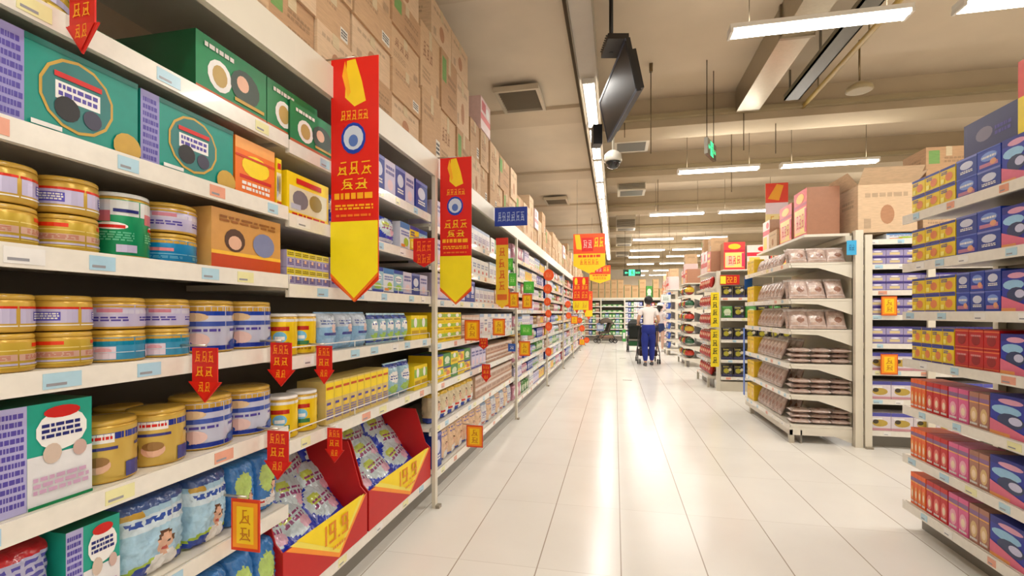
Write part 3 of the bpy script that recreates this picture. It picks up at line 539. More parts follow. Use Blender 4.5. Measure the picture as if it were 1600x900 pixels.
# exit signs
def exit_sign(loc, rz, w_, h_, rods, label):
    t = empty('exit_sign', loc, rz); tag(t, label, 'exit sign'); e = .012
    m = MB(); m.box(-w_ / 2, w_ / 2, -.02, .02, -h_, 0, (10, 40, 26), side=(196, 196, 188)); m.build('sign_case', 'gloss', t)
    for s in (-1, 1):
        g = MB(); f = lambda u, v, k, s=s: (s * (-w_ / 2 + w_ * u), -s * (.0204 + .0004 * k), -h_ + h_ * v)
        q = [('r', .32, .66, .04, .96, (90, 240, 170))]
        paint(g, f, q); link('lit_panel', g.mesh('lit_panel', EM_GREEN), t)
        g = MB(); f2 = lambda u, v, k, s=s: (s * (-w_ / 2 + w_ * u), -s * (.0216 + .0004 * k), -h_ + h_ * v); dk = (6, 70, 44)
        paint(g, f2, [('e', .51, .80, .03, .09, dk), ('p', [(.45, .42), (.5, .4), (.55, .66), (.5, .7)], dk), ('p', [(.5, .42), (.46, .12), (.49, .12), (.54, .4)], dk), ('p', [(.5, .45), (.58, .3), (.57, .12), (.6, .12), (.61, .32), (.54, .5)], dk), ('p', [(.54, .66), (.6, .5), (.62, .53), (.55, .72)], dk), ('p', [(.5, .68), (.42, .56), (.41, .6), (.5, .73)], dk)])
        g.build('running_figure', 'board', t)
        g = MB(); paint(g, f, [('p', [(.08, .5), (.17, .7), (.17, .57), (.27, .57), (.27, .43), (.17, .43), (.17, .3)], W), ('g', .7, .95, .36, .62, (110, 220, 170), 4)]); link('arrow_legend', g.mesh('arrow_legend', EM_GREEN), t)
    for x in (-w_ * .4, w_ * .4):
        g = MB(); g.tube([(x, 0, 0), (x, 0, rods)], .005, (60, 50, 36), 6); g.build('hanger_rod', 'steel', t)
X = 1.13; Y = 6.2; exit_sign((X, Y, zv(222, X, Y)), math.radians(66), .40, .19, 4.3 - zv(222, X, Y), 'green exit sign hanging sideways on on two rods above the aisle'.replace('on on', 'on'))
Y = 15.0; X = xu(987.5, Y); exit_sign((X, Y, zv(421, X, Y)), 0, .52, .2, 4.3 - zv(421, X, Y), 'green running figure exit sign facing the camera at the end of the aisle')
# ================================================================= LONG SHELVING ON THE OTHER SIDE OF THE AISLE (bays)
XL = -1.2
# posts at y = .29, 3.01, 5.73 ...
PY = [.29 + 2.72 * i for i in range(8)]
A0, AM, A1 = .29, 1.585, PY[1]
LEV_A = [.212, .582, .876, 1.175, 1.441, 1.696, 1.965]
LEV_B = [.212, .815, 1.133, 1.408, 1.674, 1.951]
LEV_C = [.212, .526, .809, 1.09, 1.391, 1.637, 1.898]
LEV_D = [.212, .475, .683, .906, 1.125, 1.34, 1.55, 1.75, 1.98]
BEAM = (2.213, 2.345); DL = .46
fa = Fr('L', XL, A0, AM); fb = Fr('L', XL, AM, A1); fc = Fr('L', XL, PY[1], PY[2])
shelving('cream shelving bay at the camera filled with tins, teal gift boxes and nappy packs', fa, LEV_A, DL, BEAM[0], BEAM, posts=(0,), group='bays of the long shelving')
shelving('cream shelving bay with the red cardboard dump bins on its bottom deck', fb, LEV_B, DL, BEAM[0], BEAM, posts=(), rails=(1, 2, 3), group='bays of the long shelving')
shelving('cream shelving bay just past the near post under the blue script sign', fc, LEV_C, DL, BEAM[0], BEAM, posts=(0, ), rails=(2, 3), group='bays of the long shelving')
far = []
for i in range(2, 7):
    f = Fr('L', XL, PY[i], PY[i + 1]); far.append(f)
    shelving('%s bay of the long shelving, with nine close shelves of small goods' % ordn(i + 1), f, LEV_D, DL, BEAM[0], BEAM, posts=(0,) if i < 6 else (0, f.len), group='bays of the long shelving')
# ---- bay at the camera
U1 = 'tin bay'; SH = ['bottom deck', 'sixth shelf', 'fifth shelf', 'fourth shelf', 'third shelf', 'second shelf', 'top shelf']
def L(u, X=XL): return yu(u, X)
def fl(fr, u0, u1, *a, **k): fill(fr, fr.lx(L(u0)), fr.lx(L(u1)), *a, **k)
z = LEV_A[6]
o = put(tin_mesh('goldlow', .2, .2), 'tin', fa.at(.53, .03, z + .001), fa.rz, 'large olive gold tin on the top shelf behind the hanging red tag', 'tin'); link('lid', lid_mesh(.2, .014, GOLD), o, (0, .001, .2))
fl(fa, 318, 506, z, 2, .19, 'greenbox', 'carton', 'green gift carton', 'top shelf', U1, depth=.3, y=.03, name='gift_carton')
m_ = carton_mesh('greenbox', .3, .26, .06); put(m_, 'gift_carton', fa.at(fa.lx(L(235)) - .06, .1, z + .001), fa.rz, 'flat green carton lying in the gap on the top shelf', 'carton')
z = LEV_A[5]
fill(fa, .02, fa.lx(L(0)), z, 2, .2, 'teal', 'carton', 'outermost teal gift carton', 'second shelf', U1, depth=.25, name='gift_carton')
fl(fa, 0, 226, z, 1, .2, 'teal', 'carton', 'big teal gift carton with oval picture at the frame edge', 'second shelf', U1, depth=.25, name='gift_carton')
fl(fa, 228, 373, z, 1, .195, 'teal', 'carton', 'teal gift carton with striped end beside the orange carton', 'second shelf', U1, depth=.25, name='gift_carton')
fl(fa, 375, 437, z, 1, .19, 'orange', 'carton', 'orange carton between teal and yellow cartons', 'second shelf', U1, depth=.2)
fill(fa, fa.lx(L(439)), fa.len - .01, z, 1, .175, 'yellowpic', 'carton', 'yellow picture carton beside the orange carton', 'second shelf', U1, depth=.2)
z = LEV_A[4]
a = fa.lx(L(187)); st = .128; n = int((a - .02) / st)
fill(fa, a - n * st, a, z, n, .086, 'goldtop', 'tin', 'gold tin with white band', 'third shelf', U1, tiers=2, low='goldlow', cname='gold tin', y=.02)
fl(fa, 189, 263, z, 1, .168, 'greentin', 'tin', 'tall green and white tin', 'third shelf', U1, lid=(214, 216, 214))
fl(fa, 265, 336, z, 1, .086, 'lavtop', 'tin', 'lavender tin standing on blue tin', 'third shelf', U1, tiers=2, low='bluelow', cname='blue tin under lavender tin')
fl(fa, 338, 446, z, 1, .19, 'brownbox', 'carton', 'brown carton with orange foot', 'third shelf', U1, depth=.2)
z = LEV_A[3]
a = fa.lx(L(176)); n = int((a - .02) / .118)
fill(fa, a - n * .118, a, z, n, .082, 'goldtop', 'tin', 'gold tin with white band', 'fourth shelf', U1, tiers=2, low='goldlow', cname='gold tin')
fl(fa, 178, 323, z, 2, .082, 'lavtop', 'tin', 'lavender tin', 'fourth shelf', U1, tiers=2, low='tealow', cname='teal tin')
fl(fa, 325, 447, z, 2, .165, 'bluetin', 'tin', 'tall blue and white tin', 'fourth shelf', U1)
z = LEV_A[2]
fill(fa, .02, fa.lx(L(0)) - .0, z, 1, .22, 'tealpack', 'carton', 'outermost teal and white carton', 'fifth shelf', U1, depth=.22, name='milk_carton')
fl(fa, 0, 155, z, 1, .225, 'tealpack', 'carton', 'large teal and white carton beside gold tins', 'fifth shelf', U1, depth=.22, name='milk_carton')
fl(fa, 157, 319, z, 2, .155, 'goldbaby', 'tin', 'gold and blue tin', 'fifth shelf', U1)
for i in range(2):
    y_ = fa.lx(L(157)) + (fa.lx(L(319)) - fa.lx(L(157))) * (i + .5) / 2; o = put(tin_mesh('goldbaby', .12, .143), 'tin', fa.at(y_, .165, z + .001), fa.rz, '%s gold and blue tin in the back row, fifth shelf, tin bay' % ordn(i), 'tin', 'back row tins'); link('lid', lid_mesh(.118, .012, GOLD), o, (0, .001, .142))
fl(fa, 321, 447, z, 2, .163, 'bluetin', 'tin', 'blue and white tin', 'fifth shelf', U1)
z = LEV_A[1]
fill(fa, .02, fa.lx(L(0)) - .1, z, 1, .215, 'purstripe', 'pack', 'outermost purple striped pack', 'sixth shelf', U1, depth=.14, name='nappy_pack')
fill(fa, fa.lx(L(0)) - .09, fa.lx(L(110)), z, 1, .215, 'purstripe', 'pack', 'purple striped pack', 'sixth shelf', U1, depth=.14, name='nappy_pack')
fl(fa, 112, 198, z, 1, .215, 'tealpack', 'carton', 'teal and white carton', 'sixth shelf', U1, depth=.18, name='milk_carton')
fl(fa, 200, 312, z, 1, .22, 'diaper', 'pack', 'wide pale blue baby picture pack', 'sixth shelf', U1, depth=.15, name='nappy_pack')
fl(fa, 313, 374, z, 1, .22, 'diaper', 'pack', 'narrow pale blue baby picture pack', 'sixth shelf', U1, depth=.15, name='nappy_pack')
fill(fa, fa.lx(L(376)), fa.len - .01, z, 2, .21, 'colorpack', 'pack', 'blue and green pack', 'sixth shelf', U1, depth=.15, name='nappy_pack')
z = LEV_A[0]
fill(fa, .02, fa.lx(L(330)), z, 4, .28, ['purstripe', 'diaper'], 'pack', ['purple striped pack', 'pale blue nappy pack'], 'bottom deck', U1, depth=.18, name='nappy_pack')
fill(fa, fa.lx(L(332)), fa.len - .01, z, 3, .27, 'colorpack', 'pack', 'blue and green pack', 'bottom deck', U1, depth=.18, name='nappy_pack')
# ---- bay with dump bins
U2 = 'dump bin bay'
z = LEV_B[5]
fl(fb, 460, 585, z, 2, .17, 'greenbox', 'carton', 'green carton', 'top shelf', U2, depth=.26, name='gift_carton')
fl(fb, 588, 652, z, 4, .19, ['bluebox', 'lavbox'], 'carton', ['blue carton', 'lavender carton'], 'top shelf', U2, depth=.2)
fl(fb, 654, 672, z, 1, .19, 'bluebox', 'carton', 'narrow dark blue carton at the post', 'top shelf', U2, depth=.2)
z = LEV_B[4]
fl(fb, 455, 520, z, 1, .17, 'yellowpic', 'carton', 'yellow picture carton', 'second shelf', U2, depth=.2)
fl(fb, 522, 628, z, 3, .16, 'bluebag', 'bag', 'blue bag', 'second shelf', U2, depth=.09)
fl(fb, 630, 672, z, 3, .16, ['whiteblue', 'yelpack', 'skygreen'], 'carton', 'mixed carton', 'second shelf', U2, depth=.15)
z = LEV_B[3]
fl(fb, 455, 520, z, 6, .066, 'yelpur', 'carton', 'yellow and purple carton', 'third shelf', U2, tiers=2, depth=.16)
fl(fb, 522, 672, z, 9, .135, ['yelpur', 'whiteblue', 'whiteblue', 'skygreen', 'whiteblue', 'skygreen', 'lavbox', 'bluebox', 'lavbox'], 'carton', 'pale carton', 'third shelf', U2, depth=.16)
z = LEV_B[2]
fl(fb, 451, 510, z, 2, .165, 'yellowtin', 'tin', 'yellow tin with white lid', 'fourth shelf', U2, lid=W)
fl(fb, 512, 586, z, 3, .17, 'skybag', 'bag', 'sky blue bag', 'fourth shelf', U2, depth=.1)
fl(fb, 588, 645, z, 5, .165, 'skygreen', 'bag', 'pale green bag', 'fourth shelf', U2, depth=.08)
fl(fb, 647, 672, z, 2, .15, 'yelstack', 'carton', 'yellow carton', 'fourth shelf', U2, depth=.16)
z = LEV_B[1]
fl(fb, 451, 512, z, 2, .165, 'yellowtin', 'tin', 'yellow tin with white lid', 'fifth shelf', U2, lid=W)
fl(fb, 515, 612, z, 9, .185, 'yelslim', 'carton', 'slim yellow carton', 'fifth shelf', U2, depth=.14)
fl(fb, 614, 650, z, 2, .2, 'skygreen', 'bag', 'pale blue bag', 'fifth shelf', U2, depth=.09)
fl(fb, 652, 672, z, 2, .15, 'yelstack', 'carton', 'yellow carton', 'fifth shelf', U2, depth=.16)
# dump bins
def dump_bin(fr, x0, x1, z, label):
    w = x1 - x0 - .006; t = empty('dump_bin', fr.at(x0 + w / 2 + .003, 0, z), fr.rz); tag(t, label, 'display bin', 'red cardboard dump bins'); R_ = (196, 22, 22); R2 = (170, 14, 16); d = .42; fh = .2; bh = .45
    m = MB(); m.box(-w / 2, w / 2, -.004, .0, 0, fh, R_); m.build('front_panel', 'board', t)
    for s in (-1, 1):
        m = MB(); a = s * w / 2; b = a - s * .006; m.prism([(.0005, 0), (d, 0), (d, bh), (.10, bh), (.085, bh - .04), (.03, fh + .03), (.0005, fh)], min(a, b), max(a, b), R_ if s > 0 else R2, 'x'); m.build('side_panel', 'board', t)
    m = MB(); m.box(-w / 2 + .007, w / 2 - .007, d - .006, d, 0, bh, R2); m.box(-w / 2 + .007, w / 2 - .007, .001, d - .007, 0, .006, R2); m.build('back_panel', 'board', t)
    m = MB(); f = lambda u, v, k: (-w / 2 + w * u, -.0045 - .0005 * k, fh * v)
    paint(m, f, [('p', [(.02, 1.0), (.60, .02), (.98, 1.0)], (250, 150, 40)), ('p', [(.06, 1.04), (.60, .12), (.95, 1.04)], (244, 226, 90)), ('p', [(.12, 1.06), (.60, .2), (.90, 1.06)], (250, 220, 6))] + digits('19.9', .36, .5, .085, .42, (226, 140, 10), .28) + [('t', .5, .68, .3, .4, (226, 140, 10), 1)])
    m.build('price_sign', 'board', t)
    return t
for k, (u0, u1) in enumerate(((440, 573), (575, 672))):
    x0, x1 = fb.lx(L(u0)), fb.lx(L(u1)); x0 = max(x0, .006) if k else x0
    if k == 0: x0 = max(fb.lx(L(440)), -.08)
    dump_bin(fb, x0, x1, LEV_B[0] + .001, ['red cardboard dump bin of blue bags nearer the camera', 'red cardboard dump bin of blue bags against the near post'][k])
    zb = LEV_B[0] + .01; n = 3
    for r_ in range(3):
        for i in range(n):
            x = x0 + (x1 - x0) * (i + .5) / n; me = bag_mesh('bluebag', (x1 - x0) / n * 1.18, .085, .29, seed=i % 3)
            o = put(me, 'detergent_bag', fb.at(x + (.0, .03, -.02)[r_], .04 + .10 * r_ , zb + .07 + .06 * r_), fb.rz, '%s blue bag in the %s row of the %s dump bin' % (ordn(i), ['front', 'middle', 'back'][r_], ['nearer', 'further'][k]), 'bag', 'blue bags in the dump bins')
            o.rotation_euler = (Matrix.Rotation(fb.rz, 3, 'Z') @ Matrix.Rotation((-.75, -.6, -.35)[r_], 3, 'X') @ Matrix.Rotation(rnd.uniform(-.22, .22), 3, 'Y')).to_euler()
# ---- bay past the near post
U3 = 'bay past near post'
SC = ['bottom deck', 'sixth shelf', 'fifth shelf', 'fourth shelf', 'third shelf', 'second shelf', 'top shelf']
z = LEV_C[6]; fl(fc, 684, 728, z, 3, .19, 'lavbox', 'carton', 'lavender carton', 'top shelf', U3); fl(fc, 729, 768, z, 6, .17, 'whitebox', 'carton', 'white carton', 'top shelf', U3); fl(fc, 770, 800, z, 6, .16, ['tinywhite', 'greenpack', 'whitebox'], 'carton', 'small pale carton', 'top shelf', U3)
z = LEV_C[5]; fl(fc, 684, 726, z, 3, .18, 'lavbox', 'carton', 'lavender carton', 'second shelf', U3); fl(fc, 727, 766, z, 6, .15, 'tinywhite', 'carton', 'white carton', 'second shelf', U3); fl(fc, 768, 800, z, 6, .17, 'whitebox', 'carton', 'tall white carton', 'second shelf', U3)
z = LEV_C[4]; fl(fc, 684, 730, z, 3, .19, 'lavbox', 'carton', 'lavender carton', 'third shelf', U3); fl(fc, 731, 745, z, 2, .18, 'bluebox', 'carton', 'blue carton', 'third shelf', U3); fl(fc, 746, 775, z, 5, .14, 'whitebox', 'carton', 'white carton', 'third shelf', U3); fl(fc, 776, 801, z, 5, .15, 'tanbox', 'carton', 'tan carton', 'third shelf', U3)
z = LEV_C[3]; fl(fc, 684, 724, z, 3, .07, 'yelstack', 'carton', 'yellow carton', 'fourth shelf', U3, tiers=3, tiernames=('lowest', 'middle', 'topmost'), depth=.3); fl(fc, 725, 752, z, 5, .19, 'tanbox', 'carton', 'tan carton', 'fourth shelf', U3); fl(fc, 753, 802, z, 10, .2, ['whitebox', 'tinywhite'], 'carton', 'white carton', 'fourth shelf', U3)
z = LEV_C[2]; fl(fc, 684, 738, z, 5, .095, ['yelstack', 'yelpack', 'greenpack'], 'carton', 'yellow carton', 'fifth shelf', U3, tiers=2, depth=.2); fl(fc, 740, 762, z, 4, .18, 'lavbox', 'carton', 'lavender carton', 'fifth shelf', U3); fl(fc, 763, 802, z, 8, .085, 'tanbox', 'carton', 'tan carton', 'fifth shelf', U3, tiers=2)
z = LEV_C[1]; fl(fc, 684, 745, z, 6, .21, 'babypack', 'pack', 'baby picture pack', 'sixth shelf', U3, depth=.12, name='nappy_pack'); fl(fc, 746, 802, z, 8, .1, 'tanbox', 'carton', 'tan carton', 'sixth shelf', U3, tiers=2)
z = LEV_C[0]; fl(fc, 684, 694, z, 1, .24, 'bluebox', 'carton', 'tall blue carton at the post', 'bottom deck', U3); fl(fc, 695, 748, z, 5, .24, 'peachpack', 'pack', 'peach nappy pack', 'bottom deck', U3, depth=.15, name='nappy_pack'); fl(fc, 749, 802, z, 8, .24, ['peachpack', 'whitebox'], 'pack', 'pale nappy pack', 'bottom deck', U3, depth=.15, name='nappy_pack')
# ---- bays further down
D('redtin', (176, 40, 40), [('e', .5, .5, .34, .26, (220, 210, 200)), ('t', .2, .8, .1, .2, W, 1)]); D('browntin', (150, 116, 84), [('e', .5, .5, .34, .26, (216, 204, 170)), ('r', 0, 1, .84, 1, (90, 60, 50))]); D('pinkbox', (214, 150, 170), [('e', .5, .5, .3, .24, W)])
KIND = [('whitebox', 'white carton', 'carton', None), ('lavbox', 'lavender carton', 'carton', None), ('bluebox', 'blue carton', 'carton', None), ('tinywhite', 'plain white carton', 'carton', None), ('redtin', 'red carton', 'carton', None),
        ('tanbox', 'tan carton', 'carton', None), ('browntin', 'brown tin', 'tin', 'coffee_tin'), ('pinkbox', 'pink pack', 'pack', 'tissue_pack'), ('greenpack', 'green pack', 'pack', 'wipes_pack'), ('yelpack', 'yellow carton', 'carton', None), ('skygreen', 'pale blue bag', 'bag', 'powder_bag'), ('whiteblue', 'white and blue carton', 'carton', None)]
SD = ['bottom deck', 'eighth shelf', 'seventh shelf', 'sixth shelf', 'fifth shelf', 'fourth shelf', 'third shelf', 'second shelf', 'top shelf']
for bi, f in enumerate(far):
    U = ordn(bi + 2) + ' long bay'; r = random.Random(50 + bi)
    for si, z in enumerate(LEV_D):
        gap = (LEV_D[si + 1] - z - .05) if si < 8 else .2; x = .05
        used = []; last = None
        while x < f.len - .15:
            k = r.choice([q for q in KIND if q[1] not in used]); used.append(k[1])
            wd = r.uniform(.13, .19) if bi < 2 else r.uniform(.18, .26); n = r.choice([2, 3, 4]) if bi < 2 else r.choice([2, 3])
            n = min(n, int((f.len - .04 - x) / wd)); 
            if n < 1: break
            fill(f, x, x + n * wd, z, n, min(gap, .24) * r.uniform(.72, .96), k[0], k[2], k[1], SD[si], U, depth=.12 if k[2] in ('bag', 'pack') else .2, name=k[3], cat={'carton': 'carton', 'tin': 'tin', 'pack': 'pack', 'bag': 'bag'}[k[2]])
            x += n * wd + r.choice([.005, .01, .05])
            if len(used) > 10: break
# ---- cartons on top of the long shelving
zt = BEAM[1] + .001
def kput(fr, x, y, z, w, d, h, v, label, group, flaps=False, tape=True, rot=0):
    o = put(kraft_box(w, d, h, v, flaps), 'cardboard_box', fr.at(x, y, z), fr.rz + rot, label, 'box', group)
    if tape and not flaps: link('packing_tape', tape_mesh(w, d, h), o)
    return o
F0 = Fr('L', XL, 0, 20); G = 'cardboard boxes on top of the long shelving'
y0 = L(360); cols = [(.02, y0, .36, .2, 5, 'low wide'), ]
def stack(ya, yb, ncol, h, tiers, nm, v0, inset=.03, d=.34, drop=()):
    st = (yb - ya) / ncol
    for i in range(ncol):
        for t in range(tiers):
            if (i, t) in drop: continue
            kput(F0, ya + st * (i + .5), inset + (.012 * ((i + t) % 2)), zt + t * (h + .0015), st - .008, d, h, (v0 + i + t) % 4, '%s %s box from the near end, %s layer of its stack on the shelving' % (ordn(i), nm, ['bottom', 'second', 'third', 'fourth', 'fifth', 'sixth'][t]), G)
stack(.35, L(330), 2, .2, 5, 'outermost flat', 0)
stack(L(332), L(560), 3, .2, 5, 'flat brown', 1)
stack(L(562), L(664), 2, .2, 5, 'pale flat', 2)
stack(L(666), L(740), 3, .44, 2, 'tall kraft', 0, drop=())
for i in range(2):
    ya, yb = L(682), L(738); st = (yb - ya) / 2; kput(F0, ya + st * (i + .5), .04, zt + .885, st - .01, .32, .27, 3, '%s half height box crowning the tall kraft stack' % ordn(i), G)
stack(L(742), L(768), 2, .34, 2, 'square kraft', 3); stack(L(770), L(800), 3, .33, 1, 'lower square', 0)
kput(F0, (L(772) + L(784)) / 2, .03, zt + .332, .42, .36, .36, 1, 'open topped brown box standing on the lower square boxes', G, flaps=False)
kput(F0, (L(786) + L(798)) / 2, .03, zt + .332, .5, .36, .36, 2, 'brown box beside the open topped one above the blue sign', G)
D('redwhite', (220, 190, 186), [('r', 0, 1, .3, .5, RED), ('r', .1, .5, .6, .9, (190, 40, 50)), ('e', .7, .7, .18, .16, W)]); 
put(carton_mesh('redwhite', .34, .3, .3), 'printed_box', F0.at(L(762), -.0 + .02, zt + .682 + .0), F0.rz, 'red and white printed box on the square kraft stack', 'box')
ya = L(802); i = 0; r = random.Random(3)
while ya < 19.0:
    wd = r.uniform(.34, .5); hh = r.choice([.3, .36, .42, .5]); tiers = r.choice([1, 2, 2]) if hh < .45 else 1; v = r.randrange(4)
    for t in range(tiers):
        lab = '%s %s box past the blue sign on top of the long shelving%s' % (ordn(i), ['kraft', 'tan', 'green marked', 'pale'][v], '' if tiers == 1 else [', lower', ', upper'][t])
        if i in (4, 13, 21) and t == tiers - 1: put(carton_mesh(['whiteblue', 'redwhite', 'lavbox'][i % 3], wd - .02, .3, hh), 'printed_box', F0.at(ya + wd / 2, .03, zt + t * (hh + .0015)), F0.rz, '%s stack past the blue sign, printed pale box on the shelving' % ordn(i), 'box', 'printed boxes on the long shelving')
        else: kput(F0, ya + wd / 2, .03 + r.uniform(0, .03), zt + t * (hh + .0015), wd - .02, .34, hh, v, lab, G, tape=i < 12)
    ya += wd + r.choice([.01, .01, .06]); i += 1
# ================================================================= SIGNS, BANNERS AND PRICE TAGS
def shape_pts(kind, w, h):
    if kind == 'banner': return [(0, 0), (0, -h + w * .42), (w / 2, -h), (w, -h + w * .42), (w, 0)]
    if kind == 'arrow': return [(w * .12, 0), (w * .12, -h * .62), (0, -h * .62), (w * .5, -h), (w, -h * .62), (w * .88, -h * .62), (w * .88, 0)]
    if kind == 'disc': return [(w / 2 + w / 2 * math.cos(a), -h / 2 + h / 2 * math.sin(a)) for a in [2 * math.pi * i / 20 for i in range(20)]]
    if kind == 'shield': return [(0, 0), (0, -h * .78), (w * .5, -h), (w, -h * .78), (w, 0)]
    return [(0, 0), (0, -h), (w, -h), (w, 0)]
def card(name, u, v, wp, hp, X, kind, col, design, label, cat, group=None, arm=None, Y=None, wires=None):
    Y = Y if Y else L(u, X); d = dep(X, Y); w = wp * d * CP / F; h = hp * d / F
    o = empty(name, (X, Y, zv(v, X, Y))); tag(o, label, cat, group)
    m = MB(); pts = shape_pts(kind, w, h); m.prism(pts[::-1], -.002, .002, col, 'y'); m.build('sign_board' if h > .3 else 'card', 'board', o)
    m = MB(); paint(m, lambda a, b, k: (w * a, -.0022 - .0004 * k, -h + h * b), design); m.build('printed_front', 'board', o)
    if arm:
        m = MB(); m.tube([(-.03, .003, .006), (w * arm, .003, .006)], .004, (206, 200, 188), 6); m.build('hanger_arm', 'steel', o)
    if wires:
        for a in (.12, .88):
            m = MB(); m.tube([(w * a, 0, 0), (w * a, 0, wires - zv(v, X, Y))], .003, (90, 80, 64), 5); m.build('hanger_wire', 'steel', o)
    return o
OY = (250, 176, 30)
BD = [('r', 0, 1, .33, 1, (222, 26, 12)), ('p', [(.34, .99), (.52, .995), (.66, .9), (.74, .82), (.5, .80), (.3, .84)], (248, 208, 30)), ('p', [(.3, .99), (.42, .86), (.36, .84), (.24, .93)], OY), ('g', .2, .8, .745, .785, OY, 5),
      ('e', .48, .67, .26, .065, (20, 60, 170)), ('e', .48, .672, .21, .05, (206, 214, 230)), ('e', .48, .66, .1, .025, (90, 120, 190)), ('g', .12, .88, .52, .575, (250, 190, 20), 3), ('g', .2, .8, .46, .505, (250, 206, 40), 2), ('t', .08, .92, .41, .45, OY, 1), ('t', .1, .9, .375, .4, OY, 2), ('t', .12, .85, .345, .36, (240, 120, 30), 1),
      ('r', 0, 1, .1 + .02, .33, (247, 226, 24)), ('p', [(.0, .12), (.5, .012), (1, .12)], (247, 226, 24)), ('p', [(0, .105), (.5, .0), (.5, .015), (0, .12)], (236, 110, 20)), ('p', [(1, .105), (1, .12), (.5, .015), (.5, .0)], (236, 110, 20))]
card('promotion_banner', 518, 95, 82, 377, -1.18, 'banner', (232, 60, 20), BD, 'large red and yellow pointed banner in front of the dump bins on the long shelving', 'banner', 'hanging pointed banners', arm=.5)
card('promotion_banner', 688, 248, 52, 228, -1.165, 'banner', (232, 60, 20), BD, 'red and yellow pointed banner beside the near shelving post', 'banner', 'hanging pointed banners', arm=.5)
card('category_sign', 773, 325, 53, 29, -1.165, 'rect', (20, 50, 150), [('r', .0, 1, 0, 1, (28, 62, 168)), ('g', .08, .92, .25, .75, (170, 190, 230), 6)], 'small blue sign with white script on the shelving top beam', 'sign', arm=.6)
card('promotion_strip', 775, 372, 20, 110, -1.165, 'banner', (244, 200, 40), [('r', 0, 1, .9, 1, (226, 50, 30)), ('g', .2, .8, .74, .86, (226, 90, 20), 1), ('g', .2, .8, .58, .70, (226, 90, 20), 1), ('g', .2, .8, .42, .54, (226, 90, 20), 1), ('g', .2, .8, .26, .38, (226, 90, 20), 1), ('r', .1, .9, .12, .2, (226, 110, 30))], 'narrow yellow vertical strip banner with orange characters under the blue sign', 'banner')
for i, (u, v, wp, hp, lab) in enumerate(((896, 366, 50, 62, 'orange and yellow sign hanging over the aisle beside the light line'), (921, 415, 33, 28, 'further smaller orange sign hanging beyond the first over the aisle'))):
    Y = (9.5, 13.4)[i]; X = xu(u, Y); card('hanging_sign', u, v, wp, hp, X, 'shield', (240, 150, 20), [('p', [(0, 1), (0, .2), (.5, 0), (1, .2), (1, 1)], (252, 208, 24)), ('r', 0, 1, .5, 1, (236, 80, 20)), ('p', [(.04, .98), (.2, .98), (.28, .6), (.1, .62)], (252, 200, 30)), ('r', .26, .62, .56, .9, (216, 24, 24)), ('g', .3, .6, .64, .84, (230, 180, 170), 2), ('g', .64, .95, .66, .9, YEL, 2), ('t', .15, .85, .38, .48, (222, 60, 20), 1), ('g', .2, .8, .22, .36, (230, 110, 20), 5)], lab, 'sign', 'orange signs hung over the aisle', Y=Y, wires=4.3)
for i in range(2): card('promotion_banner', 893 + 12.7 * i, 433, 12.4, 57, -1.17 + .22 * i, 'shield', (226, 60, 20), [('r', 0, 1, .35, 1, (226, 44, 18)), ('e', .4, .88, .2, .1, YEL), ('g', .1, .9, .66, .8, OY, 2), ('g', .1, .9, .42, .6, (250, 170, 20), 2), ('r', 0, 1, .1, .35, (250, 222, 20)), ('g', .2, .8, .16, .3, (220, 140, 20), 2)], '%s one of two adjoining red and yellow banners far down the shelving' % ['shelf side', 'aisle side'][i], 'banner', 'hanging pointed banners', Y=13.7)
card('promotion_banner', 918, 455, 12, 45, -1.17, 'shield', (226, 80, 20), [('r', 0, 1, .35, 1, (230, 70, 30)), ('r', 0, .5, .4, .75, (70, 60, 150)), ('g', .1, .9, .7, .9, OY, 2), ('r', 0, 1, .12, .34, (250, 210, 30))], 'last red and yellow banner with a blue patch at the shelving end', 'banner', 'hanging pointed banners', Y=19.2)
TA = [('r', .14, .86, .7, .98, (206, 22, 12)), ('g', .2, .8, .74, .94, (250, 150, 20), 3), ('g', .22, .78, .48, .66, (252, 170, 24), 2), ('p', [(.1, .38), (.5, .04), (.9, .38)], (224, 30, 14)), ('g', .3, .7, .2, .38, (250, 160, 30), 2)]
TC = [('r', .06, .94, .06, .94, (246, 150, 20)), ('r', .2, .8, .14, .86, (250, 206, 20)), ('g', .26, .74, .52, .8, (200, 120, 10), 1), ('g', .26, .74, .2, .46, (200, 120, 10), 1)]
TR = [('g', .15, .85, .55, .9, (250, 120, 20), 3), ('g', .15, .85, .14, .45, (250, 120, 20), 3)]
TG = [('r', .1, .9, .1, .9, (90, 200, 60)), ('g', .2, .8, .3, .7, (190, 240, 150), 2)]
TO = [('g', .2, .8, .3, .7, (250, 150, 90), 2)]
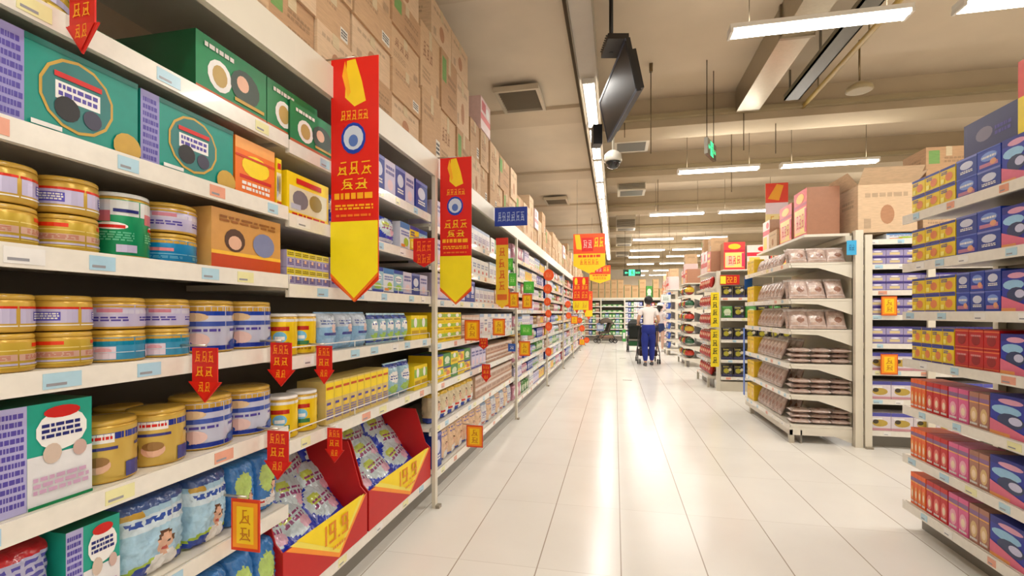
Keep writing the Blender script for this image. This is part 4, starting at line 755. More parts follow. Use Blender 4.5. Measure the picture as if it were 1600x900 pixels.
TAGS = [('arrow', 295, 543, 62, 85, 'big red arrow tag on the fourth shelf rail of the tin bay'), ('arrow', 418, 535, 50, 68, 'red arrow tag below the yellow tins, nearer of two'), ('arrow', 491, 540, 36, 60, 'red arrow tag below the yellow tins, further of two'), ('arrow', 413, 672, 50, 76, 'red arrow tag on the fifth shelf rail over the pale blue packs'), ('arrow', 508, 668, 34, 54, 'red arrow tag above the nearer dump bin'),
        ('card', 362, 778, 52, 80, 'orange and yellow card hanging over the lowest packs'), ('arrow', 104, -30, 66, 118, 'red arrow tag hanging from the top shelf, cut by the frame'), ('red', 646, 373, 36, 45, 'red card before the near post on the third shelf'),
        ('card', 726, 500, 25, 32, 'orange card on the yellow stacks of the bay past the post'), ('card', 770, 498, 20, 26, 'orange card before white cartons, fourth shelf past the post'), ('arrow', 747, 528, 18, 18, 'small red arrow tag below the orange card past the post'), ('arrow', 751, 569, 18, 28, 'red tag on the fifth shelf rail past the post'), ('card', 729, 664, 27, 34, 'orange and red card at floor level past the post'),
        ('card', 811, 533, 18, 23, 'orange card just beyond the second post, lower down'), ('card', 779, 452, 18, 27, 'orange card below the strip banner, first of three'), ('card', 795, 457, 16, 24, 'orange card below the strip banner, second of three'), ('card', 816, 460, 16, 22, 'orange card below the strip banner, third of three'),
        ('green', 818, 440, 17, 18, 'green card beyond the strip banner, fourth shelf level'), ('green', 813, 507, 19, 17, 'green card beyond the second post, middle height'), ('green', 789, 404, 13, 18, 'green card beside the strip banner, upper one'), ('green', 795, 427, 12, 20, 'green card beside the strip banner, lower one'),
        ('disc', 849, 421, 17, 18, 'top orange round tag of the column in the third long bay'), ('disc', 849, 444, 14, 15, 'second orange round tag of the column in the third long bay'), ('disc', 850, 465, 11, 13, 'third orange round tag of the column in the third long bay'), ('disc', 852, 484, 10, 12, 'fourth orange round tag of the column in the third long bay'), ('disc', 852, 503, 11, 14, 'fifth orange round tag of the column in the third long bay'), ('disc', 852, 543, 10, 13, 'lowest orange round tag of the column in the third long bay'),
        ('disc', 883, 470, 9, 11, 'upper orange round tag in the fourth long bay'), ('disc', 884, 488, 9, 10, 'lower orange round tag in the fourth long bay'), ('card', 892, 494, 11, 12, 'orange card under the twin banners'), ('disc', 901, 496, 9, 9, 'orange round tag under the twin banners'), ('disc', 905, 508, 9, 10, 'second orange round tag under the twin banners'), ('card', 905, 530, 9, 9, 'orange card at floor level far down the long shelving'), ('disc', 912, 527, 9, 9, 'last orange round tag near the floor at the shelving end'),
        ('blue', 794, 537, 12, 12, 'small blue card beside the second post')]
for i, (k, u, v, wp, hp, lab) in enumerate(TAGS):
    X = -1.19 + (.045 if 676 < u < 690 or 800 < u < 812 else 0)
    kd, col, dz = {'arrow': ('arrow', (214, 28, 14), TA), 'card': ('rect', (220, 60, 16), TC), 'red': ('shield', (206, 24, 18), TR), 'green': ('rect', (70, 180, 60), TG), 'disc': ('disc', (238, 84, 24), TO), 'blue': ('rect', (40, 90, 180), [('g', .2, .8, .3, .7, W, 1)])}[k]
    card('price_tag', u, v, wp, hp, X, kd, col, dz, lab, 'price tag', 'hanging price tags on the long shelving', arm=.5 if u < 800 else None)
# ================================================================= END DISPLAYS AND SHELVING ACROSS THE AISLE
fr1 = Fr('R', 1.71, .9, 3.35); LR = [.168, .449, .739, 1.024, 1.306, 1.593, 1.883]; UR = 'pink box display'
shelving('cream display shelving at the camera stacked with blue, yellow, red and pink cartons', fr1, LR, .5, 1.95, None, posts=())
for x in (.30, 2.2):
    m = MB(); m.box(x, x + .05, .12, .2, 0, .118, (176, 168, 150)); m.build('foot', 'metal', fr1.unit)
m = MB(); m.box(.0, .04, .46, .5, .1, 2.0, (214, 206, 190)); m.build('end_upright', 'metal', fr1.unit)
ES = ['bottom deck', 'sixth shelf', 'fifth shelf', 'fourth shelf', 'third shelf', 'second shelf', 'top shelf']
def R(u, X=1.71): return yu(u, X)
def fr_(fr, u0, u1, *a, X=1.71, **k): fill(fr, fr.lx(R(u0, X)), fr.lx(R(u1, X)) if u1 < 2400 else fr.len - .02, *a, endname='far end' if False else 'near end', **k)
NE = dict(X=1.71)
for s, z in ((6, LR[6]), (5, LR[5]), (4, LR[4])):
    sh = ES[s]; fr_(fr1, 1419, 1486, z, 3, .096, 'yelpack', 'carton', 'yellow carton', sh, UR, tiers=2, depth=.2)
    fr_(fr1, 1487, 1556, z, 2 if s > 4 else 3, .098, ['bluepack', 'bluebox'], 'carton', 'blue carton', sh, UR, tiers=2, depth=.22)
    fr_(fr1, 1557, 1660, z, 2, .185 if s < 6 else .2, 'bluepink', 'carton', 'big blue and pink carton', sh, UR, depth=.24)
    fill(fr1, fr1.lx(R(1662)), fr1.len - .02, z, 5, .19, ['bluepink', 'ctnpink'], 'carton', 'pink or blue carton', sh, UR, depth=.24)
z = LR[3]; fr_(fr1, 1419, 1484, z, 4, .094, 'yelpack', 'carton', 'yellow carton', ES[3], UR, tiers=2, depth=.2); fr_(fr1, 1485, 1554, z, 3, .096, 'redpack', 'carton', 'red carton', ES[3], UR, tiers=2, depth=.22); fr_(fr1, 1555, 1660, z, 2, .18, 'bluepink', 'carton', 'big blue and pink carton', ES[3], UR, depth=.24); fill(fr1, fr1.lx(R(1662)), fr1.len - .02, z, 5, .19, 'bluepink', 'carton', 'blue carton', ES[3], UR, depth=.24)
CC = ['ctnorange', 'ctnred', 'ctnpink', 'ctntan']; CN = ['orange carton', 'red carton', 'pink carton', 'tan carton']
for s in (2, 1, 0):
    us = [(1417, 1440), (1441, 1474), (1475, 1506), (1507, 1538)]
    for j, (a, b) in enumerate(us):
        j2 = j if s != 1 else [0, 1, 2, 3][j]; fr_(fr1, a, b, LR[s], [4, 3, 2, 2][j], .17 if s else .185, CC[j2], 'carton', CN[j2], ES[s], UR, depth=.16)
    fr_(fr1, 1539, 1606, LR[s], 1, .185, 'bluepink', 'carton', 'big blue and pink carton nearer the far end', ES[s], UR, depth=.24)
    fr_(fr1, 1607, 1720, LR[s], 1, .185, 'bluepink', 'carton', 'big blue and pink carton cut by the frame', ES[s], UR, depth=.24)
    fill(fr1, fr1.lx(R(1722)), fr1.len - .02, LR[s], 5, .18, ['ctnpink', 'ctnorange'], 'carton', 'pink or orange carton', ES[s], UR, depth=.2)
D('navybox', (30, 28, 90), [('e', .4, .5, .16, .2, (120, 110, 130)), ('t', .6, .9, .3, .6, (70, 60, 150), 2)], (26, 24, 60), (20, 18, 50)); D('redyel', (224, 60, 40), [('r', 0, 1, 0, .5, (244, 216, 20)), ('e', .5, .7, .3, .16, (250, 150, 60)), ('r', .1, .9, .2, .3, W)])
xa, xb = fr1.lx(R(1492)), fr1.lx(R(1575)); put(carton_mesh('navybox', abs(xb - xa), .3, .17), 'navy_box', fr1.at((xa + xb) / 2, .04, LR[6] + .2), fr1.rz, 'dark navy box lying on the top row of the pink box display', 'box')
xa, xb = fr1.lx(R(1578)), fr1.lx(R(1700)); put(carton_mesh('redyel', abs(xb - xa), .2, .32), 'printed_box', fr1.at((xa + xb) / 2, .03, LR[6] + .203), fr1.rz, 'red and yellow box on the top row, cut by the frame', 'box')
# nut bag display
f2 = Fr('R', 1.707, 5.28, 6.95); LG = [.182, .482, .79, 1.135, 1.44, 1.80]; UN = 'snack bag display'
shelving('cream end display of brown snack bags with an open near side', f2, LG, .56, 2.085, None, bc=(190, 182, 160), posts=(), brackets=(f2.len - .012,), post_top=2.085)
m = MB(); m.box(0, f2.len, .0, .03, LG[0] - .10, LG[0] - .049, CRM2); m.box(f2.len - .03, f2.len, .0, .56, LG[0] - .10, LG[0] - .024, CRM); m.box(f2.len - .045, f2.len, .0, .045, 0, LG[0] - .101, (190, 182, 164)); m.box(.2, .245, .0, .045, 0, LG[0] - .101, (190, 182, 164)); m.build('base_frame', 'metal', f2.unit)
m = MB(); m.box(f2.len - .02, f2.len + .055, .563, .63, 0, 2.1, (222, 214, 196)); m.build('end_upright', 'metal', f2.unit)
m = MB(); m.box(.0, f2.len, 0.50, .555, 2.0, 2.055, (216, 208, 190)); m.build('top_rail', 'metal', f2.unit)
NS = ['bottom deck', 'fifth shelf', 'fourth shelf', 'third shelf', 'second shelf', 'top shelf']
for s, z in enumerate(LG):
    hh = .17 if s < 5 else .15
    fill(f2, .03, .34, z, 2, hh + .03, 'yellowgift', 'carton', 'yellow carton', NS[s], UN, depth=.12)
    fill(f2, .36, f2.len - .42, z, 7, hh + .055 if s < 5 else hh, 'nuts', 'bag', 'standing brown bag', NS[s], UN, depth=.055, y=.03, lean=.35)
    if s < 5: fill(f2, .40, f2.len - .45, z, 5, hh + .06, 'nuts', 'bag', 'back row brown bag', NS[s], UN, depth=.055, y=.2, lean=.3)
    for q in range(3):
        if s >= 3:
            for r_ in range(2):
                me = bag_mesh('nuts', .175, .06, .215 if s < 5 else .16, seed=(q + r_) % 3); o = put(me, 'snack_bag', f2.at(f2.len - .05 - .09 * r_, .10 + .17 * q, z + .02), 0, '%s brown bag from the aisle, %s upright row, near side, %s' % (ordn(q), ['outer', 'inner'][r_], NS[s]), 'bag', 'brown bags on the near side of the snack bag display')
                o.location = (f2.at(0, .10 + .17 * q, 0)[0], 5.30 + .09 * r_, z + .02); o.rotation_euler = (-.42, .0, rnd.uniform(-.15, .15))
            continue
        for t_ in range(3):
            me = bag_mesh('nuts', .165, .052, .19, flat=True, seed=(q + t_) % 3)
            put(me, 'snack_bag', f2.at(f2.len - .12 - .02 * (t_ % 2), .03 + .18 * q, z + .001 + .053 * t_), f2.rz + rnd.uniform(-.12, .12), '%s brown bag of the %s flat pile, near side of the %s' % (['lowest', 'middle', 'topmost'][t_], ['outer', 'centre', 'inner'][q], NS[s]), 'bag', 'flat brown bags in piles on the snack bag display')
# blue stickers on that display
for nm, X, Y, z, w_, h_, lab in (('sticker', 2.19, 5.2235, 1.86, .085, .14, 'light blue square sticker on the near upright of the snack bag display'),):
    m = MB(); m.box(0, w_, -.002, 0, 0, h_, (60, 170, 220)); paint(m, lambda a, b, k: (w_ * a, -.0022 - .0003 * k, h_ * b), [('g', .2, .8, .3, .7, (30, 80, 130), 2)]); tag(m.build(nm, 'board', None, (X, Y - .005, z)), lab, 'sticker')
m = MB(); m.box(-.006, -.002, -.0, .07, .2, 1.1, (80, 120, 210)); tag(m.build('promotion_strip', 'board', None, (1.70, 6.93, .0)), 'tall blue strip at the far edge of the snack bag display', 'strip')
m = MB(); m.box(-.1, 0, 0, .003, 0, .16, (20, 90, 180)); tag(m.build('sticker', 'board', None, (1.8, 6.965, 1.62)), 'upper dark blue card behind the snack bag display', 'card')
# carton pack shelving facing the camera
f3 = Fr('C', 5.24, 2.345, 3.75); LK = [.168, .472, .748, 1.006, 1.281, 1.516, 1.766, 2.005]; UK = 'can pack shelving'
shelving('cream shelving facing the camera with rows of small printed packs', f3, LK, .44, 2.05, None, posts=(0, .52), post_w=.06)
KS = ['bottom deck', 'seventh shelf', 'sixth shelf', 'fifth shelf', 'fourth shelf', 'third shelf', 'second shelf', 'top board']
for s, z in enumerate(LK):
    if s <= 2: fill(f3, .055, 1.36, z, 7, .17, 'goldrow', 'carton', 'gold and white carton', KS[s], UK, endname='aisle end')
    elif s in (3, 4, 5, 6): fill(f3, .055, 1.36, z, 9, .08 if s < 6 else .075, 'purcan', 'carton', 'purple carton', KS[s], UK, tiers=2, endname='aisle end')
    else: fill(f3, .2, 1.3, z, 4, .055, ['whiteblue', 'yelpack'], 'carton', 'low white carton', KS[s], UK, endname='aisle end')
for (u, v, wp, hp, lab) in ((1377, 463, 22, 30, 'orange card on the fifth shelf rail of the can pack shelving'), (1376, 553, 24, 32, 'orange card on the lower rail of the can pack shelving')):
    X = xu(u, 5.215); card('price_tag', u, v, wp, hp, X, 'rect', (220, 90, 20), TC, lab, 'price tag', 'orange cards on the can pack shelving', Y=5.215)
zb = 2.071
put(kraft_box(.5, .42, .47, 3, True), 'cardboard_box', (2.56, 5.27, zb), 0, 'large open brown box standing over the can pack shelving end', 'box'); 
o = put(kraft_box(.4, .4, .5, 1), 'cardboard_box', (3.10, 5.35, zb), 0, 'brown box with label beside the open box, lower of two', 'box'); link('packing_tape', tape_mesh(.4, .4, .5), o)
o = put(kraft_box(.38, .38, .32, 2), 'cardboard_box', (3.12, 5.36, zb + .502), 0, 'brown box with label above another box, upper of two', 'box'); link('packing_tape', tape_mesh(.38, .38, .32), o)
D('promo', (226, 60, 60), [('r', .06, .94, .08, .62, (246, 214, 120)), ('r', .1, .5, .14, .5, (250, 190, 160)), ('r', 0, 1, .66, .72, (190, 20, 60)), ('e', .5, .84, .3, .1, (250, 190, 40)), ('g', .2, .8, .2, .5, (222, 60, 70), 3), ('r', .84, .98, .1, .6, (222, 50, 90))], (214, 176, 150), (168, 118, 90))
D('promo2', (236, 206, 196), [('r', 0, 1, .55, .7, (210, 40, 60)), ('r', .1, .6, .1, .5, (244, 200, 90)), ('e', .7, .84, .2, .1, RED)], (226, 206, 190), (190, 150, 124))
def topbox(ds, X, Y, z, w_, d_, h_, lab, rz=-math.pi / 2, nm='promotion_box'): return put(carton_mesh(ds, w_, d_, h_), nm, (X, Y, z), rz, lab, 'box', 'boxes on top of the end displays')
z2 = 2.087; sp = empty('top_board', (1.95, 6.1, 2.06)); tag(sp, 'cream top board carrying the promotional boxes above the snack bags', 'board')
m = MB(); m.box(-.1, .305, -.79, .85, 0, .025, CRM); m.build('board_panel', 'metal', sp)
topbox('promo', 1.92, 5.62, z2, .36, .3, .5, 'large red and yellow printed box, nearer of two, on the snack bag display top')
topbox('promo', 1.92, 6.07, z2, .40, .3, .44, 'second red and yellow printed box on the snack bag display top')
o = put(kraft_box(.3, .3, .22, 3), 'cardboard_box', (1.9, 6.46, z2), -math.pi / 2, 'small low brown box behind the red printed boxes', 'box'); topbox('promo2', 1.92, 6.79, z2, .28, .3, .4, 'pale printed box at the far end of the snack bag display top')
X = xu(1196, 7.0); card('promotion_board', 1197, 287, 33, 80, X, 'rect', (244, 226, 160), [('r', 0, 1, .62, 1, (232, 56, 16)), ('p', [(.1, .7), (.5, .98), (.8, .95), (.6, .66)], (248, 170, 20)), ('r', 0, 1, .4, .62, (236, 216, 226)), ('g', .15, .85, .12, .36, (226, 170, 60), 2)], 'tall flame patterned board standing above the snack bag display', 'sign', Y=7.0)
m = MB(); Xc = X + .1; m.tube([(Xc, 7.01, 0), (Xc, 7.01, zv(365, X, 7.0))], .012, (180, 170, 150), 6); m.box(Xc - .12, Xc + .12, 6.99, 7.15, 0, .015, (160, 150, 132)); tag(m.build('sign_stand', 'metal'), 'thin metal stand carrying the flame patterned board', 'stand')
# noodle shelving facing the camera and red bag display
f4 = Fr('C', 8.55, 1.72, 3.1); LN = [.235, .52, .855, 1.215, 1.555]; shelving('cream shelving facing the camera with dark noodle packs and a red price sign', f4, LN, .3, 2.0, None, bc=(170, 162, 144), posts=(), kick=False)
m = MB(); m.box(0, f4.len, .005, .3, 0, .16, (206, 198, 180)); m.build('base_plinth', 'metal', f4.unit); m = MB(); m.box(-.06, -.002, 0, .06, 0, 2.0, (210, 202, 186)); m.build('end_upright', 'metal', f4.unit)
US = 'noodle shelving'; NSH = ['bottom deck', 'fourth shelf', 'third shelf', 'second shelf', 'top shelf']
for s, z in enumerate(LN):
    fill(f4, .02, 1.3, z, 7, .2, 'noodle' if s != 3 else ['greenpack', 'noodle'], 'pack', 'dark pack' if s != 3 else ['green pack', 'dark pack'], NSH[s], US, depth=.1, endname='aisle end', name='noodle_pack')
card('price_sign', 1125, 430, 29, 15, xu(1125, 8.52), 'rect', (190, 20, 16), [('r', .02, .3, .1, .9, (226, 220, 50))] + digits('22.8', .36, .2, .12, .6, (250, 170, 20), .26), 'red and yellow price sign above the noodle packs', 'price sign', Y=8.52)
for i, (v, hp) in enumerate(((457, 54), (515, 58))):
    X = xu(1110.5, 8.5); card('promotion_strip', 1110.5, v, 12.5, hp, X, 'rect', (236, 210, 30), [('g', .15, .85, .78, .94, K, 1), ('g', .15, .85, .56, .72, K, 1), ('g', .15, .85, .34, .5, K, 1), ('g', .15, .85, .1, .26, K, 1)], 'yellow vertical strip with black characters, %s of two' % ['upper', 'lower'][i], 'strip', 'yellow vertical strips', Y=8.5)
f5 = Fr('R', 1.58, 8.93, 10.05); LB = [.2, .49, .79, 1.085, 1.41, 1.73]; shelving('end display with rows of red snack bags on curved shelves', f5, LB, .4, 2.0, None, posts=(), brackets=(f5.len - .012,))
m = MB(); m.box(f5.len - .04, f5.len, 0, .04, 0, .15, (190, 182, 164)); m.box(.0, .04, 0, .04, 0, .15, (190, 182, 164)); m.build('foot', 'metal', f5.unit)
for s, z in enumerate(LB):
    fill(f5, .03, f5.len - .02, z, 6, .21, 'redbag', 'bag', 'red snack bag', NS[s], 'red bag display', depth=.1, lean=.2)
    if s < 5: fill(f5, .03, f5.len - .02, z, 5, .22, 'redbag', 'bag', 'back row red snack bag', NS[s], 'red bag display', depth=.1, y=.17, lean=.1)
f6 = Fr('R', 1.64, 12.2, 13.5); shelving('end display with round red and gold gift packs beyond the red bags', f6, LB, .42, 2.0, None, posts=(), brackets=(f6.len - .012,))
m = MB(); m.box(f6.len - .04, f6.len, 0, .04, 0, .15, (190, 182, 164)); m.box(.0, .04, 0, .04, 0, .15, (190, 182, 164)); m.build('foot', 'metal', f6.unit)
def ballpack(x, y, z, k, lab):
    key = ('ball', k)
    if key not in MC:
        cs = [((150, 34, 26), (206, 170, 50)), ((56, 50, 40), (200, 60, 40)), ((190, 190, 180), (40, 90, 60))][k]; m = MB(); m.ball((0, .115, .11), .115, cs[0], 16, sz=.95, colfn=lambda t_: cs[1] if .35 < t_ < .65 else cs[0]); m.lathe([(.02, .212), (.04, .235), (.01, .245)], 0, .115, cs[1], 8); MC[key] = m.mesh('gift_pack', M['film'])
    put(MC[key], 'gift_pack', f6.at(x, y, z + .0055), f6.rz, lab, 'gift pack', 'round gift packs')
for s, z in enumerate(LB):
    for i in range(5): ballpack(.13 + i * .255, .02, z, (i + s) % 3, '%s round %s gift pack from the far end, %s' % (ordn(i), ['red', 'dark', 'white'][(i + s) % 3], NS[s]))
f7 = Fr('R', 1.55, 15.45, 16.15); shelving('end display of blue and white soap bags beside the woman', f7, LB, .42, 2.0, None, posts=(), brackets=(f7.len - .012,))
m = MB(); m.box(f7.len - .04, f7.len, 0, .04, 0, .15, (190, 182, 164)); m.box(.0, .04, 0, .04, 0, .15, (190, 182, 164)); m.build('foot', 'metal', f7.unit)
for s, z in enumerate(LB): fill(f7, .03, f7.len - .02, z, 3, .22, 'bluesoap', 'bag', 'blue and white bag', NS[s], 'blue bag display', depth=.11, lean=.15, name='detergent_bag')
f8 = Fr('R', 1.75, 18.8, 20.0); shelving('last end display with mixed red and white packs', f8, LB, .42, 2.0, None, posts=())
for s, z in enumerate(LB): fill(f8, .03, f8.len - .02, z, 5, .22, ['redwhite', 'whiteblue'], 'carton', ['red and white carton', 'pale blue carton'], NS[s], 'last end display', depth=.2)
for i, (fr, X, ya, lab) in enumerate(((f5, 1.62, 9.1, 'red bag display'), (f6, 1.68, 12.35, 'gift pack display'), (f7, 1.6, 15.6, 'blue bag display'), (f8, 1.8, 18.95, 'last end display'))):
    t = tag(empty('top_board', (X, ya, 2.0)), 'cream top board carrying boxes over the %s' % lab, 'board'); m = MB(); m.box(-.02, .42, -.15, 1.0, .002, .022, CRM); m.build('board_panel', 'metal', t)
    r = random.Random(90 + i)
    for j in range(3):
        hh = r.uniform(.32, .5); ds = r.choice(['promo', 'promo2', 'redwhite']); topbox(ds, X + .02, ya + .02 + .33 * j, 2.024, .3, .3, hh, '%s printed box from the near end over the %s' % (ordn(j), lab))
        if (i + j) % 2 == 0: put(kraft_box(.28, .28, .24, j % 4), 'cardboard_box', (X + .03, ya + .02 + .33 * j, 2.026 + hh), -math.pi / 2, 'brown box on the %s printed box over the %s' % (ordn(j), lab), 'box', 'brown boxes topping the end displays')
t = tag(empty('top_board', (1.95, 8.6, 2.0)), 'cream top board carrying boxes over the noodle shelving', 'board'); m = MB(); m.box(-.2, 1.1, -.04, .3, .002, .022, CRM); m.build('board_panel', 'metal', t)
for j, (ds, h_) in enumerate((('promo', .46), ('promo2', .4), ('promo', .5))): topbox(ds, 1.95 + .36 * j, 8.62, 2.024, .33, .26, h_, '%s printed box from the aisle end over the noodle shelving' % ordn(j), rz=0)
X = xu(1033, 15.0); card('price_sign', 1033, 460.5, 14.5, 12, X, 'rect', (226, 230, 226), [('g', .2, .8, .25, .75, (40, 110, 80), 3)], 'small white sign with green characters above the woman', 'sign', Y=15.0, wires=4.3)
# back shelving
BY = 22.7; xs = [xu(902, BY), xu(938, BY), xu(975, BY), xu(1006, BY), xu(1040, BY)]
LBK = [.28, .57, .83, 1.08, 1.35, 1.62, 1.93]; BS = ['bottom deck', 'sixth shelf', 'fifth shelf', 'fourth shelf', 'third shelf', 'second shelf', 'top shelf']
BP = [['bluebox', 'greenpack', 'tanbox'], ['greenpack', 'skygreen', 'greenpack'], ['whitebox', 'bluebox', 'greenpack', 'tinywhite'], ['whitebox', 'bluebox', 'redtin', 'noodle']]
BN = {'bluebox': 'blue', 'greenpack': 'green', 'tanbox': 'tan', 'skygreen': 'pale blue', 'whitebox': 'white', 'tinywhite': 'plain white', 'redtin': 'red', 'noodle': 'dark'}
BU = ['first back bay', 'second back bay', 'third back bay', 'fourth back bay']
for i in range(4):
    f = Fr('C', BY, xs[i], xs[i + 1]); shelving('%s bay of the shelving across the back of the store' % ordn(i), f, LBK, .45, 2.0, (1.945, 2.0), posts=(0,) if i < 3 else (0, f.len), group='bays of the back shelving', post_w=.06)
    for s, z in enumerate(LBK[:-1]):
        r = random.Random(300 + i * 10 + s); x = .06
        if i == 1 and s in (4, 5): fill(f, .06, f.len - .06, z, 4, .07, 'greenpack', 'carton', 'green carton', BS[s], BU[i], depth=.2, endname='long shelving end'); continue
        n = 6; st = (f.len - .12) / n
        fill(f, .06, f.len - .06, z, n, r.uniform(.14, .21), BP[i] if i else BP[0], 'carton', [BN[q] + ' carton' for q in BP[i]], BS[s], BU[i], depth=.2, endname='long shelving end')
r = random.Random(12); x = xs[0]; i = 0
D('greenkraft', (188, 152, 110), [('r', 0, .08, 0, 1, (70, 110, 50)), ('t', .2, .8, .5, .7, (150, 112, 74), 2), ('r', 0, 1, .9, 1, (170, 134, 90))])
while x < xs[4] - .1:
    w_ = r.uniform(.27, .36); ti = 2 if i < 7 or i in (9, 11) else 1
    for t_ in range(ti):
        hh = .42 if ti == 2 else r.uniform(.4, .7); ds = 'greenkraft' if i != 10 else 'greenpack'
        put(carton_mesh(ds, w_ - .02, .32, hh, 'card'), 'cardboard_box', (x + w_ / 2, BY + .05, 2.003 + t_ * (hh + .002)), 0, '%s box from the long shelving end atop the back shelving%s' % (ordn(i), '' if ti == 1 else [', lower', ', upper'][t_]), 'box', 'brown boxes on the back shelving')
    x += w_; i += 1
# grilles in the floor
for i, (u, v) in enumerate(((980, 594), (973, 560), (960, 546))):
    d = F * EYE / (v - 489); X = (u - 961) * d * CP / F; Y = (d + X * SP) / CP; m = MB(); m.box(X - .09, X + .09, Y - .03, Y + .03, .0, .003, (150, 140, 128))
    for k in range(5): m.box(X - .08 + .034 * k, X - .06 + .034 * k, Y - .02, Y + .02, .003, .0042, (80, 74, 66))
    tag(m.build('floor_grille', 'steel'), '%s small flat metal floor plate along the middle of the aisle' % ordn(i), 'floor plate', 'small floor plates')
# ================================================================= PEOPLE AND PUSHCHAIRS
def smat(name, col, rough=.7, scale=120, amt=.15, bump=.2):
    m = bpy.data.materials.new(name); m.use_nodes = True; nt = m.node_tree; b = nt.nodes['Principled BSDF']; b.inputs['Roughness'].default_value = rough
    tc = nt.nodes.new('ShaderNodeTexCoord'); nz = nt.nodes.new('ShaderNodeTexNoise'); nz.inputs['Scale'].default_value = scale; nt.links.new(tc.outputs['Object'], nz.inputs['Vector'])
    mx = nt.nodes.new('ShaderNodeMix'); mx.data_type = 'RGBA'; c = lin(col); mx.inputs[6].default_value = (*[x * (1 - amt) for x in c], 1); mx.inputs[7].default_value = (*c, 1); nt.links.new(nz.outputs['Fac'], mx.inputs[0]); nt.links.new(mx.outputs[2], b.inputs['Base Color'])
    bp = nt.nodes.new('ShaderNodeBump'); bp.inputs['Strength'].default_value = bump; bp.inputs['Distance'].default_value = .004; nt.links.new(nz.outputs['Fac'], bp.inputs['Height']); nt.links.new(bp.outputs[0], b.inputs['Normal'])
    return m
def skin(name, J, E, mat, parent, sub=2):
    keys = list(J); me = bpy.data.meshes.new(name); me.from_pydata([J[k][0] for k in keys], [(keys.index(a), keys.index(b)) for a, b in E], []); me.materials.append(mat)
    o = link(name, me, parent); md = o.modifiers.new('skin', 'SKIN'); md.use_smooth_shade = True; md.branch_smoothing = .6
    lay = me.skin_vertices[0].data if len(me.skin_vertices) else None
    if lay is None:
        bpy.context.view_layer.update(); lay = me.skin_vertices[0].data
    for i, k in enumerate(keys):
        r = J[k][1]; lay[i].radius = r if isinstance(r, tuple) else (r, r); lay[i].use_root = (i == 0)
    s = o.modifiers.new('sub', 'SUBSURF'); s.levels = sub; s.render_levels = sub
    return o
def chain(*k): return [(k[i], k[i + 1]) for i in range(len(k) - 1)]
